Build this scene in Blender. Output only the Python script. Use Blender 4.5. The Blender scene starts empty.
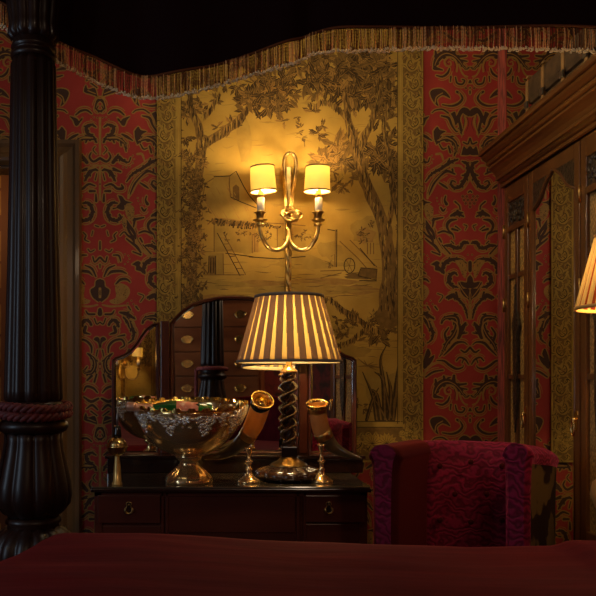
import bpy, bmesh, math, random
from mathutils import Vector, Matrix, noise
PI = math.pi
R = math.radians
random.seed(7)
C = bpy.context.scene.collection
SC = bpy.context.scene

# ------------------------------------------------------------------ camera
F, CX, CY, EYE = 729.0, 215.0, 377.0, 1.2          # focal length in pixels, vanishing point, eye height
WALL = 3.5                                          # distance of the back wall
def P(px, py, Y):                                   # a point of the photograph at depth Y
    return Vector(((px - CX) / F * Y, Y, EYE + (CY - py) / F * Y))
def PX(px, Y): return (px - CX) / F * Y
def PZ(py, Y): return EYE + (CY - py) / F * Y

cam = bpy.data.cameras.new('camera')
camo = bpy.data.objects.new('camera', cam)
C.objects.link(camo)
camo.location = (0, 0, EYE)
camo.rotation_euler = (PI / 2, 0, 0)
cam.sensor_width = 36
cam.lens = F / 596 * 36
cam.shift_x = (298 - CX) / 596
cam.shift_y = (CY - 298) / 596
cam.clip_start = 0.02
SC.camera = camo
SC.view_settings.view_transform = 'Standard'
SC.view_settings.look = 'None'
SC.view_settings.gamma = 1
SC.view_settings.use_curve_mapping = False
SC.view_settings.exposure = 0.0

# ------------------------------------------------------------------ materials
def mat(name, col, rough=.5, metal=0., col2=None, nscale=8., stretch=(1, 1, 1), bump=0., bscale=None, sheen=0.,
        sheen_tint=None, coat=0., spec=.5, detail=4., lo=.35, hi=.65, brough=.5):
    m = bpy.data.materials.new(name)
    m.use_nodes = True
    nt = m.node_tree
    b = nt.nodes['Principled BSDF']
    b.inputs['Base Color'].default_value = (*col, 1)
    b.inputs['Roughness'].default_value = rough
    b.inputs['Metallic'].default_value = metal
    b.inputs['Specular IOR Level'].default_value = spec
    b.inputs['Coat Weight'].default_value = coat
    b.inputs['Coat Roughness'].default_value = .08
    if sheen:
        b.inputs['Sheen Weight'].default_value = sheen
        b.inputs['Sheen Roughness'].default_value = .35
        b.inputs['Sheen Tint'].default_value = (*(sheen_tint or col), 1)
    if col2 or bump:
        tc = nt.nodes.new('ShaderNodeTexCoord')
        mp = nt.nodes.new('ShaderNodeMapping')
        mp.inputs['Scale'].default_value = stretch
        nt.links.new(tc.outputs['Object'], mp.inputs['Vector'])
        nz = nt.nodes.new('ShaderNodeTexNoise')
        nz.inputs['Scale'].default_value = nscale
        nz.inputs['Detail'].default_value = detail
        nz.inputs['Roughness'].default_value = brough
        nt.links.new(mp.outputs['Vector'], nz.inputs['Vector'])
        if col2:
            cr = nt.nodes.new('ShaderNodeValToRGB')
            cr.color_ramp.elements[0].position = lo
            cr.color_ramp.elements[1].position = hi
            cr.color_ramp.elements[0].color = (*col, 1)
            cr.color_ramp.elements[1].color = (*col2, 1)
            nt.links.new(nz.outputs['Fac'], cr.inputs['Fac'])
            nt.links.new(cr.outputs['Color'], b.inputs['Base Color'])
        if bump:
            n2 = nz
            if bscale:
                n2 = nt.nodes.new('ShaderNodeTexNoise')
                n2.inputs['Scale'].default_value = bscale
                n2.inputs['Detail'].default_value = 3
                nt.links.new(mp.outputs['Vector'], n2.inputs['Vector'])
            bp = nt.nodes.new('ShaderNodeBump')
            bp.inputs['Strength'].default_value = bump
            bp.inputs['Distance'].default_value = .01
            nt.links.new(n2.outputs['Fac'], bp.inputs['Height'])
            nt.links.new(bp.outputs['Normal'], b.inputs['Normal'])
    return m

def translucent(name, col, trans=.6, col2=None, nscale=30, stretch=(1, 1, 1)):
    m = bpy.data.materials.new(name)
    m.use_nodes = True
    nt = m.node_tree
    nt.nodes.remove(nt.nodes['Principled BSDF'])
    out = nt.nodes['Material Output']
    d = nt.nodes.new('ShaderNodeBsdfDiffuse')
    t = nt.nodes.new('ShaderNodeBsdfTranslucent')
    mx = nt.nodes.new('ShaderNodeMixShader')
    mx.inputs['Fac'].default_value = trans
    d.inputs['Color'].default_value = (*col, 1)
    t.inputs['Color'].default_value = (*(col2 or col), 1)
    tc = nt.nodes.new('ShaderNodeTexCoord')
    nz = nt.nodes.new('ShaderNodeTexNoise')
    nz.inputs['Scale'].default_value = nscale
    nt.links.new(tc.outputs['Object'], nz.inputs['Vector'])
    bp = nt.nodes.new('ShaderNodeBump')
    bp.inputs['Strength'].default_value = .1
    bp.inputs['Distance'].default_value = .01
    nt.links.new(nz.outputs['Fac'], bp.inputs['Height'])
    nt.links.new(bp.outputs['Normal'], d.inputs['Normal'])
    nt.links.new(d.outputs[0], mx.inputs[1])
    nt.links.new(t.outputs[0], mx.inputs[2])
    nt.links.new(mx.outputs[0], out.inputs['Surface'])
    return m

def emit(name, col, strength):
    m = bpy.data.materials.new(name)
    m.use_nodes = True
    nt = m.node_tree
    nt.nodes.remove(nt.nodes['Principled BSDF'])
    e = nt.nodes.new('ShaderNodeEmission')
    e.inputs['Color'].default_value = (*col, 1)
    e.inputs['Strength'].default_value = strength
    nt.links.new(e.outputs[0], nt.nodes['Material Output'].inputs['Surface'])
    return m

M = {}
def add_translucent(m, fac, col):
    nt = m.node_tree
    out = nt.nodes['Material Output']
    t = nt.nodes.new('ShaderNodeBsdfTranslucent'); t.inputs['Color'].default_value = (*col, 1)
    mx = nt.nodes.new('ShaderNodeMixShader'); mx.inputs['Fac'].default_value = fac
    nt.links.new(nt.nodes['Principled BSDF'].outputs[0], mx.inputs[1]); nt.links.new(t.outputs[0], mx.inputs[2])
    nt.links.new(mx.outputs[0], out.inputs['Surface'])
M['red'] = mat('damask_red', (.43, .052, .040), .75, col2=(.36, .040, .031), nscale=5, bump=.05, bscale=400, spec=.25)
M['dgold'] = mat('damask_gold', (.40, .22, .05), .6, col2=(.34, .18, .04), nscale=40, spec=.3)
M['dbrown'] = mat('damask_brown', (.075, .036, .024), .75, spec=.25)
M['plainred'] = mat('plain_red_wall', (.2, .022, .016), .8, col2=(.05, .015, .01), nscale=9, lo=.42, hi=.6)
M['torn'] = mat('torn_red_edge', (.45, .09, .07), .85, col2=(.12, .035, .03), nscale=30, stretch=(3, 3, .35), lo=.42, hi=.62)
M['oc'] = mat('toile_ground', (.50, .315, .066), .85, col2=(.31, .185, .034), nscale=5.5, spec=.15, detail=8, bump=.08, bscale=250, lo=.3, hi=.72)
M['oc2'] = mat('toile_light_tone', (.39, .25, .055), .85, col2=(.30, .185, .04), nscale=14, spec=.15)
M['t1'] = mat('toile_pale_brown', (.28, .15, .038), .85, col2=(.35, .20, .05), nscale=30, spec=.15)
M['t2'] = mat('toile_mid_brown', (.15, .085, .024), .85, col2=(.21, .12, .033), nscale=40, spec=.15)
M['t3'] = mat('toile_dark_brown', (.045, .026, .010), .85, col2=(.075, .043, .015), nscale=40, spec=.15)
M['mah'] = mat('mahogany', (.10, .022, .010), .28, col2=(.045, .010, .006), nscale=6, stretch=(1, 1, .12), coat=.4, detail=8)
M['mahh'] = mat('mahogany_drawer_front', (.10, .022, .012), .3, col2=(.05, .010, .007), nscale=6, stretch=(.25, 1, 1), coat=.35, detail=8)
M['mahd'] = mat('dark_mahogany', (.030, .009, .005), .25, col2=(.016, .006, .004), nscale=8, stretch=(1, 1, .15), coat=.5)
M['post'] = mat('bedpost_wood', (.026, .009, .005), .4, col2=(.012, .005, .004), nscale=8, stretch=(1, 1, .1), coat=.06, spec=.3)
M['ward'] = mat('wardrobe_walnut', (.17, .062, .018), .33, col2=(.09, .030, .010), nscale=7, stretch=(1, 1, .1), coat=.25, detail=8)
M['wardy'] = mat('wardrobe_cornice_walnut', (.20, .070, .018), .32, col2=(.10, .032, .010), nscale=9, stretch=(1, .08, 1), coat=.25, detail=8)
M['doorwood'] = mat('door_frame_wood', (.20, .10, .035), .4, col2=(.11, .055, .02), nscale=8, stretch=(1, 1, .1), coat=.2)
M['carved'] = mat('carved_oak', (.05, .035, .025), .35, col2=(.02, .013, .009), nscale=60, bump=1., bscale=70, coat=.3)
M['brass'] = mat('brass', (.92, .64, .26), .24, 1., col2=(.75, .48, .17), nscale=25)
M['abrass'] = mat('antique_brass', (.70, .46, .16), .30, 1., col2=(.42, .27, .09), nscale=35)
M['silver'] = mat('reflection_tinted_silver', (.95, .66, .32), .17, .85, col2=(.80, .50, .20), nscale=14)  # amber of warm reflections is put into the silver's base colour
M['silverrel'] = mat('silver_relief', (.92, .84, .72), .22, .75, bump=.4, bscale=120)
M['gilt'] = mat('gilt_silver', (.85, .60, .18), .2, 1., bump=.1, bscale=60)
M['mirror'] = mat('mirror_glass', (.86, .84, .78), .012, 1.)
M['bevelglass'] = mat('mirror_bevel', (.82, .86, .88), .06, 1.)
M['gilded'] = mat('gilded_urn', (.80, .50, .16), .28, .55)
M['candle'] = mat('candle_white', (.85, .78, .66), .5)
def embossed():
    m = mat('crimson_velvet', (.035, .002, .007), .65, sheen=.55, sheen_tint=(.9, .14, .3), spec=.15)
    nt = m.node_tree; b = nt.nodes['Principled BSDF']
    tc = nt.nodes.new('ShaderNodeTexCoord')
    wv = nt.nodes.new('ShaderNodeTexWave'); wv.wave_type = 'RINGS'
    wv.inputs['Scale'].default_value = 11; wv.inputs['Distortion'].default_value = 16; wv.inputs['Detail'].default_value = 2; wv.inputs['Detail Scale'].default_value = 1.6
    nt.links.new(tc.outputs['Object'], wv.inputs['Vector'])
    nz = nt.nodes.new('ShaderNodeTexNoise'); nz.inputs['Scale'].default_value = 7; nt.links.new(tc.outputs['Object'], nz.inputs['Vector'])
    ma = nt.nodes.new('ShaderNodeMath'); ma.operation = 'MULTIPLY'
    nt.links.new(wv.outputs['Fac'], ma.inputs[0]); nt.links.new(nz.outputs['Fac'], ma.inputs[1])
    cr = nt.nodes.new('ShaderNodeValToRGB')
    cr.color_ramp.elements[0].position = .0; cr.color_ramp.elements[1].position = .62
    cr.color_ramp.elements[0].color = (.10, .004, .017, 1); cr.color_ramp.elements[1].color = (.26, .010, .052, 1)
    nt.links.new(ma.outputs[0], cr.inputs['Fac']); nt.links.new(cr.outputs['Color'], b.inputs['Base Color'])
    bp = nt.nodes.new('ShaderNodeBump'); bp.inputs['Strength'].default_value = .28; bp.inputs['Distance'].default_value = .006
    nt.links.new(wv.outputs['Fac'], bp.inputs['Height']); nt.links.new(bp.outputs['Normal'], b.inputs['Normal'])
    return m
M['velvet'] = embossed()
M['velvets'] = mat('smooth_crimson_velvet', (.055, .003, .004), .75, sheen=.3, sheen_tint=(.9, .12, .12), bump=.1, bscale=160, spec=.12)
M['bedvel'] = mat('bedspread_velvet', (.092, .003, .009), .8, col2=(.055, .002, .009), nscale=3, stretch=(1, 6, 1), sheen=.22, sheen_tint=(.9, .14, .09), bump=.12, bscale=6, spec=.1)
M['bedvel2'] = mat('headboard_velvet', (.22, .016, .024), .8, col2=(.10, .006, .012), nscale=5, stretch=(2, 1, .6), sheen=.3, sheen_tint=(.9, .2, .2), bump=.5, bscale=9, spec=.1)
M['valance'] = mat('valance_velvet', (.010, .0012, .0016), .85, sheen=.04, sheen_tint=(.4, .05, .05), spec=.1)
M['fringed'] = translucent('fringe_bronze', (.20, .07, .03), .35, (.26, .09, .035))
M['fringe'] = translucent('fringe_gold', (.95, .56, .24), .35, (.9, .50, .2))
M['goldtrim'] = mat('gold_braid', (.60, .32, .09), .38)
M['fringet'] = translucent('fringe_tips', (1, .82, .52), .2, (1, .7, .4))
M['rope'] = mat('rope_red', (.13, .012, .012), .7, col2=(.06, .006, .007), nscale=60, sheen=.4, sheen_tint=(.9, .2, .15))
M['horn'] = mat('horn_amber', (.85, .50, .17), .28, col2=(.38, .19, .07), nscale=9, stretch=(1, 1, .5), coat=.6, lo=.4, hi=.62)
M['hornd'] = mat('horn_dark', (.07, .05, .025), .3, col2=(.17, .11, .045), nscale=10, coat=.5)
add_translucent(M['horn'], .4, (.9, .48, .14))
M['twist'] = mat('polished_dark_wood', (.075, .030, .012), .18, col2=(.035, .013, .007), nscale=9, coat=.8)
M['black'] = mat('black_wood', (.012, .008, .006), .2, coat=.5)
M['bottle'] = mat('green_bottle_glass', (.012, .10, .018), .07, coat=1., spec=.8)
M['foil'] = mat('rose_foil', (.85, .45, .30), .33, .6, bump=.25, bscale=90)
M['label'] = mat('rose_label', (.50, .15, .10), .55, col2=(.62, .40, .30), nscale=40, lo=.5, hi=.62)
M['darkfoil'] = mat('dark_foil', (.02, .02, .022), .25, .6)
M['glasstop'] = mat('glass_covered_top', (.085, .062, .04), .06, coat=1., spec=.8)
M['shadew'] = translucent('cream_silk', (.80, .62, .30), .06, (1, .66, .14))
M['shadeg'] = translucent('gold_silk', (.62, .44, .15), .24, (1, .68, .22))
M['shadem'] = translucent('mauve_silk_pleat', (.19, .145, .13), .055, (.60, .28, .09))
M['shadetrim'] = mat('shade_trim', (.13, .11, .10), .7)
M['strim'] = mat('sconce_shade_braid', (.20, .115, .035), .5)
M['shader'] = translucent('red_silk', (.16, .025, .012), .06, (.80, .16, .04))
M['cream'] = translucent('cream_lining', (.85, .72, .48), .45, (.9, .7, .36))
M['curtain'] = mat('gold_lace', (.62, .38, .11), .55, col2=(.24, .13, .036), nscale=140, stretch=(1, 1, .6), bump=.5, bscale=150, lo=.4, hi=.58)
M['canvas'] = mat('brown_canvas', (.105, .062, .03), .8, col2=(.06, .034, .017), nscale=20, bump=.2, bscale=200)
M['tan'] = mat('tan_leather', (.42, .25, .10), .5, col2=(.3, .17, .065), nscale=20)
M['steel'] = mat('grey_metal', (.25, .25, .24), .35, .9)
M['chairback'] = mat('floral_chair_cloth', (.16, .10, .035), .85, col2=(.03, .012, .01), nscale=9, lo=.47, hi=.52, spec=.15, detail=2)
M['tartan'] = mat('tartan_ochre', (.46, .26, .06), .8, col2=(.34, .16, .04), nscale=4, stretch=(.2, 1, 4))
M['tartand'] = mat('tartan_rust', (.20, .07, .025), .8)
M['carpet'] = mat('carpet_dark_red', (.06, .012, .01), .95, col2=(.035, .01, .008), nscale=40)
M['ceil'] = mat('ceiling_plaster', (.30, .24, .17), .9)
M['bulb'] = emit('lamp_bulb', (1, .62, .25), 14)
M['white'] = mat('white_gloss_paint', (.5, .47, .42), .4)

# ------------------------------------------------------------------ mesh helpers
class MB:
    def __init__(s): s.v, s.f, s.m, s.sm = [], [], [], []
    def add(s, vs, fs, mi=0, smooth=True):
        o = len(s.v)
        s.v += [tuple(v) for v in vs]
        for f in fs:
            s.f.append([i + o for i in f]); s.m.append(mi); s.sm.append(smooth)
    def box(s, x0, x1, y0, y1, z0, z1, mi=0, bev=0.):
        x0, x1 = min(x0, x1), max(x0, x1); y0, y1 = min(y0, y1), max(y0, y1); z0, z1 = min(z0, z1), max(z0, z1)
        b = min(bev, (x1 - x0) * .45, (y1 - y0) * .45, (z1 - z0) * .45)
        if b <= 0:
            vs = [(x, y, z) for x in (x0, x1) for y in (y0, y1) for z in (z0, z1)]
            s.add(vs, [(0, 1, 3, 2), (4, 6, 7, 5), (0, 4, 5, 1), (2, 3, 7, 6), (0, 2, 6, 4), (1, 5, 7, 3)], mi, False)
            return
        bm = bmesh.new()
        bmesh.ops.create_cube(bm, size=1)
        for v in bm.verts:
            v.co = Vector(((x0 + x1) / 2 + v.co.x * (x1 - x0), (y0 + y1) / 2 + v.co.y * (y1 - y0), (z0 + z1) / 2 + v.co.z * (z1 - z0)))
        bmesh.ops.bevel(bm, geom=bm.edges[:], offset=b, segments=2, affect='EDGES', profile=.6)
        s.frombm(bm, mi, False)
        bm.free()
    def frombm(s, bm, mi=0, smooth=True, mtx=None):
        bm.verts.index_update()
        vs = [(mtx @ v.co if mtx else v.co) for v in bm.verts]
        s.add(vs, [[v.index for v in f.verts] for f in bm.faces], mi, smooth)
    def sphere(s, c, r, mi=0, sub=2, sc=(1, 1, 1)):
        bm = bmesh.new()
        bmesh.ops.create_icosphere(bm, subdivisions=sub, radius=1)
        for v in bm.verts: v.co = Vector((c[0] + v.co.x * r * sc[0], c[1] + v.co.y * r * sc[1], c[2] + v.co.z * r * sc[2]))
        s.frombm(bm, mi); bm.free()
    def lathe(s, prof, n=32, c=(0, 0, 0), mi=0, fn=None, smooth=True, mtx=None, caps=True):
        vs, fs = [], []
        for k, (r, z) in enumerate(prof):
            for i in range(n):
                a = 2 * PI * i / n
                rr = r * (fn(a, k, z) if fn else 1)
                v = Vector((rr * math.cos(a), rr * math.sin(a), z))
                if mtx: v = mtx @ v
                vs.append((c[0] + v.x, c[1] + v.y, c[2] + v.z))
        for k in range(len(prof) - 1):
            for i in range(n):
                j = (i + 1) % n
                fs.append((k * n + i, k * n + j, (k + 1) * n + j, (k + 1) * n + i))
        if caps:
            if prof[0][0] > 1e-5: fs.append(tuple(range(n - 1, -1, -1)))
            if prof[-1][0] > 1e-5: fs.append(tuple(range((len(prof) - 1) * n, len(prof) * n)))
        s.add(vs, fs, mi, smooth)
    def tube(s, pts, rad, n=10, mi=0, caps=True, up=None):
        pts = [Vector(p) for p in pts]
        if not hasattr(rad, '__len__'): rad = [rad] * len(pts)
        vs, fs = [], []
        pn = None
        for k, p in enumerate(pts):
            a, b = pts[max(k - 1, 0)], pts[min(k + 1, len(pts) - 1)]
            t = (b - a).normalized()
            if pn is None:
                u = Vector(up) if up else (Vector((0, 0, 1)) if abs(t.z) < .9 else Vector((0, 1, 0)))
                pn = (u - t * u.dot(t)).normalized()
            else:
                pn = (pn - t * pn.dot(t)).normalized()
            bn = t.cross(pn)
            for i in range(n):
                q = 2 * PI * i / n
                vs.append(p + pn * math.cos(q) * rad[k] + bn * math.sin(q) * rad[k])
        for k in range(len(pts) - 1):
            for i in range(n):
                j = (i + 1) % n
                fs.append((k * n + i, k * n + j, (k + 1) * n + j, (k + 1) * n + i))
        if caps:
            fs.append(tuple(range(n - 1, -1, -1))); fs.append(tuple(range((len(pts) - 1) * n, len(pts) * n)))
        s.add(vs, fs, mi)
    def prism(s, poly, d, mi=0, smooth=False):           # 3-D polygon swept along vector d
        n = len(poly)
        d = Vector(d)
        vs = [Vector(p) for p in poly] + [Vector(p) + d for p in poly]
        fs = [tuple(range(n)), tuple(range(2 * n - 1, n - 1, -1))]
        for i in range(n):
            j = (i + 1) % n
            fs.append((i, i + n, j + n, j))
        s.add(vs, fs, mi, smooth)
    def build(s, name, mats, parent=None, subsurf=0, bevel=0., loc=None):
        me = bpy.data.meshes.new(name)
        me.from_pydata(s.v, [], s.f)
        if not isinstance(mats, (list, tuple)): mats = [mats]
        for m in mats: me.materials.append(M[m] if isinstance(m, str) else m)
        me.polygons.foreach_set('material_index', s.m)
        me.polygons.foreach_set('use_smooth', s.sm)
        me.update()
        o = bpy.data.objects.new(name, me)
        C.objects.link(o)
        if parent:
            o.parent = parent
            o.matrix_parent_inverse = Matrix.Identity(4)
            pw = Vector((0, 0, 0)); q = parent
            while q: pw += q.location; q = q.parent
            me.transform(Matrix.Translation(-pw))
        elif loc is not None:
            me.transform(Matrix.Translation(-Vector(loc))); o.location = loc
        if bevel:
            b = o.modifiers.new('bevel', 'BEVEL'); b.width = bevel; b.segments = 2; b.limit_method = 'ANGLE'
        if subsurf:
            sm = o.modifiers.new('sub', 'SUBSURF'); sm.levels = sm.render_levels = subsurf
        return o

def tag(o, label, cat, group=None):
    o['label'] = label; o['category'] = cat
    if group: o['group'] = group
    return o
def thing(name, label, cat, loc, group=None):
    o = bpy.data.objects.new(name, None)
    o.empty_display_size = .05
    C.objects.link(o); o.location = loc
    return tag(o, label, cat, group)
def struct(o):
    o['kind'] = 'structure'; return o
def smoothpts(pts, n=6):                              # Catmull-Rom through tuples of any length
    if len(pts) < 3:
        if len(pts) == 2:
            return [tuple(a + (b - a) * i / n for a, b in zip(*pts)) for i in range(n + 1)]
        return pts
    out = []
    ext = [tuple(2 * a - b for a, b in zip(pts[0], pts[1]))] + list(pts) + [tuple(2 * a - b for a, b in zip(pts[-1], pts[-2]))]
    for k in range(1, len(ext) - 2):
        p0, p1, p2, p3 = ext[k - 1:k + 3]
        for i in range(n):
            t = i / n
            out.append(tuple(.5 * (2 * b + (c - a) * t + (2 * a - 5 * b + 4 * c - d) * t * t + (3 * b - a - 3 * c + d) * t ** 3)
                             for a, b, c, d in zip(p0, p1, p2, p3)))
    out.append(tuple(pts[-1]))
    return out

# ------------------------------------------------------------------ flat drawing (pattern inlaid on walls and cloth)
class Art:
    """flat shapes on layers; coordinates are the design's own units, mapped to a wall by emit()"""
    def __init__(s): s.items = []; s.r = random.Random(2)   # (layer, tone, polygon)
    def poly(s, pts, layer, tone): s.items.append((layer + s.r.random() * .9, tone, [(p[0], p[1]) for p in pts]))
    def disc(s, x, y, r, layer, tone, n=9):
        s.poly([(x + r * math.cos(2 * PI * i / n), y + r * math.sin(2 * PI * i / n)) for i in range(n)], layer, tone)
    def stroke(s, pts, layer, tone, grow=0., n=4, caps=True):
        pts = [(p[0], p[1], (p[2] if len(p) > 2 else 1.)) for p in pts]
        q = smoothpts(pts, n)
        L, Rr = [], []
        for k in range(len(q)):
            a, b = q[max(k - 1, 0)], q[min(k + 1, len(q) - 1)]
            dx, dy = b[0] - a[0], b[1] - a[1]
            l = math.hypot(dx, dy) or 1
            w = max(q[k][2], .05) / 2 + grow
            L.append((q[k][0] - dy / l * w, q[k][1] + dx / l * w))
            Rr.append((q[k][0] + dy / l * w, q[k][1] - dx / l * w))
        lj = layer + s.r.random() * .9
        for k in range(len(q) - 1):
            s.items.append((lj, tone, [L[k], L[k + 1], Rr[k + 1], Rr[k]]))
        if caps:
            for e in (q[0], q[-1]):
                r = max(e[2], .05) / 2 + grow
                if r > .25: s.disc(e[0], e[1], r, layer, tone, 8)
    def emit(s, mb, fn, tones, clip=None, step=.00025):
        s.n = getattr(s, 'n', 0) + 1
        for layer, tone, pl in s.items:
            layer += (s.n * .0137) % .1
            q = [fn(x, y) for x, y in pl]             # (X, Z) on the wall
            if clip:
                q = clip2(q, clip)
                if len(q) < 3: continue
            mb.add([(x, -layer * step, z) for x, z in q], [tuple(range(len(q)))], tones[tone], False)

def clip2(q, c):
    x0, x1, z0, z1 = c
    for ax, lim, sg in ((0, x0, 1), (0, x1, -1), (1, z0, 1), (1, z1, -1)):
        out = []
        for i in range(len(q)):
            a, b = q[i - 1], q[i]
            da, db = (a[ax] - lim) * sg, (b[ax] - lim) * sg
            if da >= 0 and db >= 0: out.append(b)
            elif da >= 0 or db >= 0:
                t = da / (da - db)
                p = (a[0] + (b[0] - a[0]) * t, a[1] + (b[1] - a[1]) * t)
                out.append(p)
                if db >= 0: out.append(b)
        q = out
        if len(q) < 3: return []
    return q

# ---- damask repeat: half of a mirrored tile, u 0..71 (from axis A to axis B), v 88..426
dam = Art()
def damask():
    K = 6.62
    O = 1.12                                            # gold outline, in design units
    def add(conv, kind, pts):
        q = [conv(*p[:2]) + ((p[2] / K * .96 if len(p) > 2 else 1.5),) for p in pts]
        if kind == 'd':
            dam.stroke(q, 1, 'g', O); dam.stroke(q, 2, 'b')
            wm = max(c for a, b, c in q)
            if wm > 1.7 and len(q) >= 3:               # gold companion line along the outer side of each scroll
                z = smoothpts(q, 5)
                (ax, ay), (mx, my), (bx, by) = z[0][:2], z[len(z) // 2][:2], z[-1][:2]
                out = 1 if (bx - ax) * (my - ay) - (by - ay) * (mx - ax) > 0 else -1
                par = []
                for i in range(2, len(z) - 2):
                    dx, dy = z[i + 1][0] - z[i - 1][0], z[i + 1][1] - z[i - 1][1]
                    l = math.hypot(dx, dy) or 1
                    d = z[i][2] * .5 + 2.5
                    par.append((z[i][0] - dy / l * d * out, z[i][1] + dx / l * d * out, 1.0 * math.sin(PI * (i - 1) / (len(z) - 2)) + .25))
                if len(par) > 2: dam.stroke(par, .2, 'g', 0, 1)
            if wm > 3.3 and len(q) >= 3:               # acanthus lobes down alternate sides, pale midrib
                z = smoothpts(q, 5)
                side, run = 1, 0.
                for i in range(1, len(z) - 1):
                    dx, dy = z[i + 1][0] - z[i - 1][0], z[i + 1][1] - z[i - 1][1]
                    l = math.hypot(dx, dy) or 1
                    run += l / 2
                    w = z[i][2]
                    if w > 1.6 and run > w * .85:
                        run = 0; side = -side
                        dx, dy = dx / l, dy / l
                        nx, ny = -dy * side, dx * side
                        x, y = z[i][0], z[i][1]
                        lb = [(x, y, w * .55), (x + nx * w * .55 + dx * w * .1, y + ny * w * .55 + dy * w * .1, w * .42), (x + nx * w * .75 + dx * w * .55, y + ny * w * .75 + dy * w * .55, w * .12)]
                        dam.stroke(lb, 1, 'g', O * .9); dam.stroke(lb, 2, 'b')
                if wm > 4.2 and len(q) > 3: dam.stroke([(a, b, c * .13) for a, b, c in z[3:-3]], 3, 'g', .1, 1, False)
        elif kind == 'g': dam.stroke(q, 3, 'g')
        elif kind == 'G': dam.stroke(q, 1, 'g', .3)
        elif kind == 'l': dam.stroke([(a, b, c * .6) for a, b, c in q], 4, 'b')
        elif kind == 'p':
            dam.stroke([(a, b, 0) for a, b, c in q + q[:1]], 1, 'g', O * 1.1, 2); dam.poly(smoothpts(q + q[:1], 3)[:-1], 2, 'b')
        elif kind == 's':                              # stippled gold wing
            dam.poly(smoothpts(q + q[:1], 3)[:-1], 3, 'g')
            rnd = random.Random(len(dam.items))
            xs = [a[0] for a in q]; ys = [a[1] for a in q]
            for _ in range(34):
                x, y = rnd.uniform(min(xs), max(xs)), rnd.uniform(min(ys), max(ys))
                ins = False
                for i in range(len(q)):
                    a, b = q[i - 1], q[i]
                    if (a[1] > y) != (b[1] > y) and x < (b[0] - a[0]) * (y - a[1]) / (b[1] - a[1]) + a[0]: ins = not ins
                if ins: dam.disc(x, y, .42, 4, 'b', 6)
        elif kind == 'o':
            for a, b, c in q:
                dam.disc(a, b, c / 2 + .5, 1, 'g', 10); dam.disc(a, b, c / 2, 2, 'b', 10); dam.disc(a, b, c / 4, 3, 'r', 8)
    def A(y0): return lambda x, y: ((332 - x) / K, y0 + y / K)
    def B(y0, ax): return lambda x, y: (71 - (x - ax) / K, y0 + y / K)
    def T(conv, txt):
        for line in txt.strip().splitlines():
            kind, rest = line.strip().split(None, 1)
            pts = [tuple(float(t) for t in w.split(',')) for w in rest.split()]
            add(conv, kind, pts)
    # axis A: swirling heads, C-scrolls
    T(A(360), '''
d 98,238,18 102,212,30 118,178,42 145,152,46 182,142,40 225,158,36 260,190,26 285,225,16 310,245,12 326,234,8
d 112,178,26 104,130,14
d 165,140,26 158,108,14
d 222,150,32 226,104,18
d 250,165,18 306,158,12
d 270,188,16 312,194,9
d 98,240,26 150,252,8
g 244,262,13 246,215,14 225,178,14 190,168,14 163,192,14 174,224,12 204,222,9 202,196,8 185,202,5
l 190,180,7 176,200,7 188,214,6
l 226,190,7 234,225,7 228,262,5
d 110,288,8 150,296,14 184,272,16 196,242,8
d 205,295,12 202,328,7
d 235,300,8 246,338,12 280,346,13 297,322,10 280,314,7
G 258,200,9 270,250,9 290,285,8 316,296,6
d 332,322,10 326,336,10
d 332,392,11 332,408,9
o 304,372,16
d 330,372,7 332,368,7
d 246,396,16 266,410,12 282,440,15 256,474,17 210,490,13 150,482,8
g 258,400,6 270,440,6 240,468,7 180,482,5
p 74,430 68,400 90,380 140,376 176,400 202,440 152,418 112,448 124,492 95,468
g 100,470,10 110,430,8 150,404,7
''')
    T(A(50), '''
d 80,415,6 104,398,9 150,394,11 188,418,10
d 142,436,9 190,450,18 212,500,14 244,542,9 256,516,6
p 204,422 232,408 242,438 262,400 292,380 330,398 330,440 302,430 282,420 266,458 276,500 284,560 266,548 254,482 236,500 224,460
g 292,432,16 304,480,22 288,530,15 276,580,5
l 288,430,6 294,480,7 280,540,5
g 240,520,13 262,540,12
l 312,440,5 322,490,6 306,540,4
''')
    T(A(130), '''
p 274,166 290,108 310,126 322,112 334,110 334,162
d 288,82,9 318,92,12 330,56,9
p 90,8 115,-22 132,0 172,10 140,30 112,88 95,60
d 110,92,9 140,62,26 190,56,36 232,86,30 240,130,18 226,172,7
d 128,92,8 150,126,11 176,120,7
d 190,108,13 202,150,13
l 200,120,5 220,150,5
G 108,160,12 140,160,13 156,202,8
g 118,70,6 160,46,7 210,66,7
d 280,208,10 310,222,22 322,262,26 310,302,28 290,342,26 264,376,24 226,382,19 204,356,13 216,336,10 236,346,7
d 318,300,18 280,300,10
d 58,432,9 90,360,14 132,302,22 180,272,20 232,292,9
d 38,342,9 80,290,16 150,250,22 200,214,24 252,194,9
d 196,190,10 188,228,20
d 215,260,14 220,290,8
g 50,452,16 60,380,18 110,312,16 180,250,16 258,236,18 290,262,12
g 75,420,9 120,340,9 180,300,8
l 52,420,6 76,350,7 130,290,7 200,246,6
d 128,350,9 160,370,16 182,386,9
o 284,440,17 310,440,17
o 292,463,17 318,463,17
o 304,486,17 331,486,17
o 331,508,17
d 322,412,10 330,404,8
d 170,438,8 164,466,13 176,490,22
d 138,514,11 154,536,14 168,520,7
d 232,474,11 260,500,10 266,526,10
d 208,562,9 246,550,28 284,548,9
o 112,450,7 116,470,7 130,490,7
''')
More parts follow.
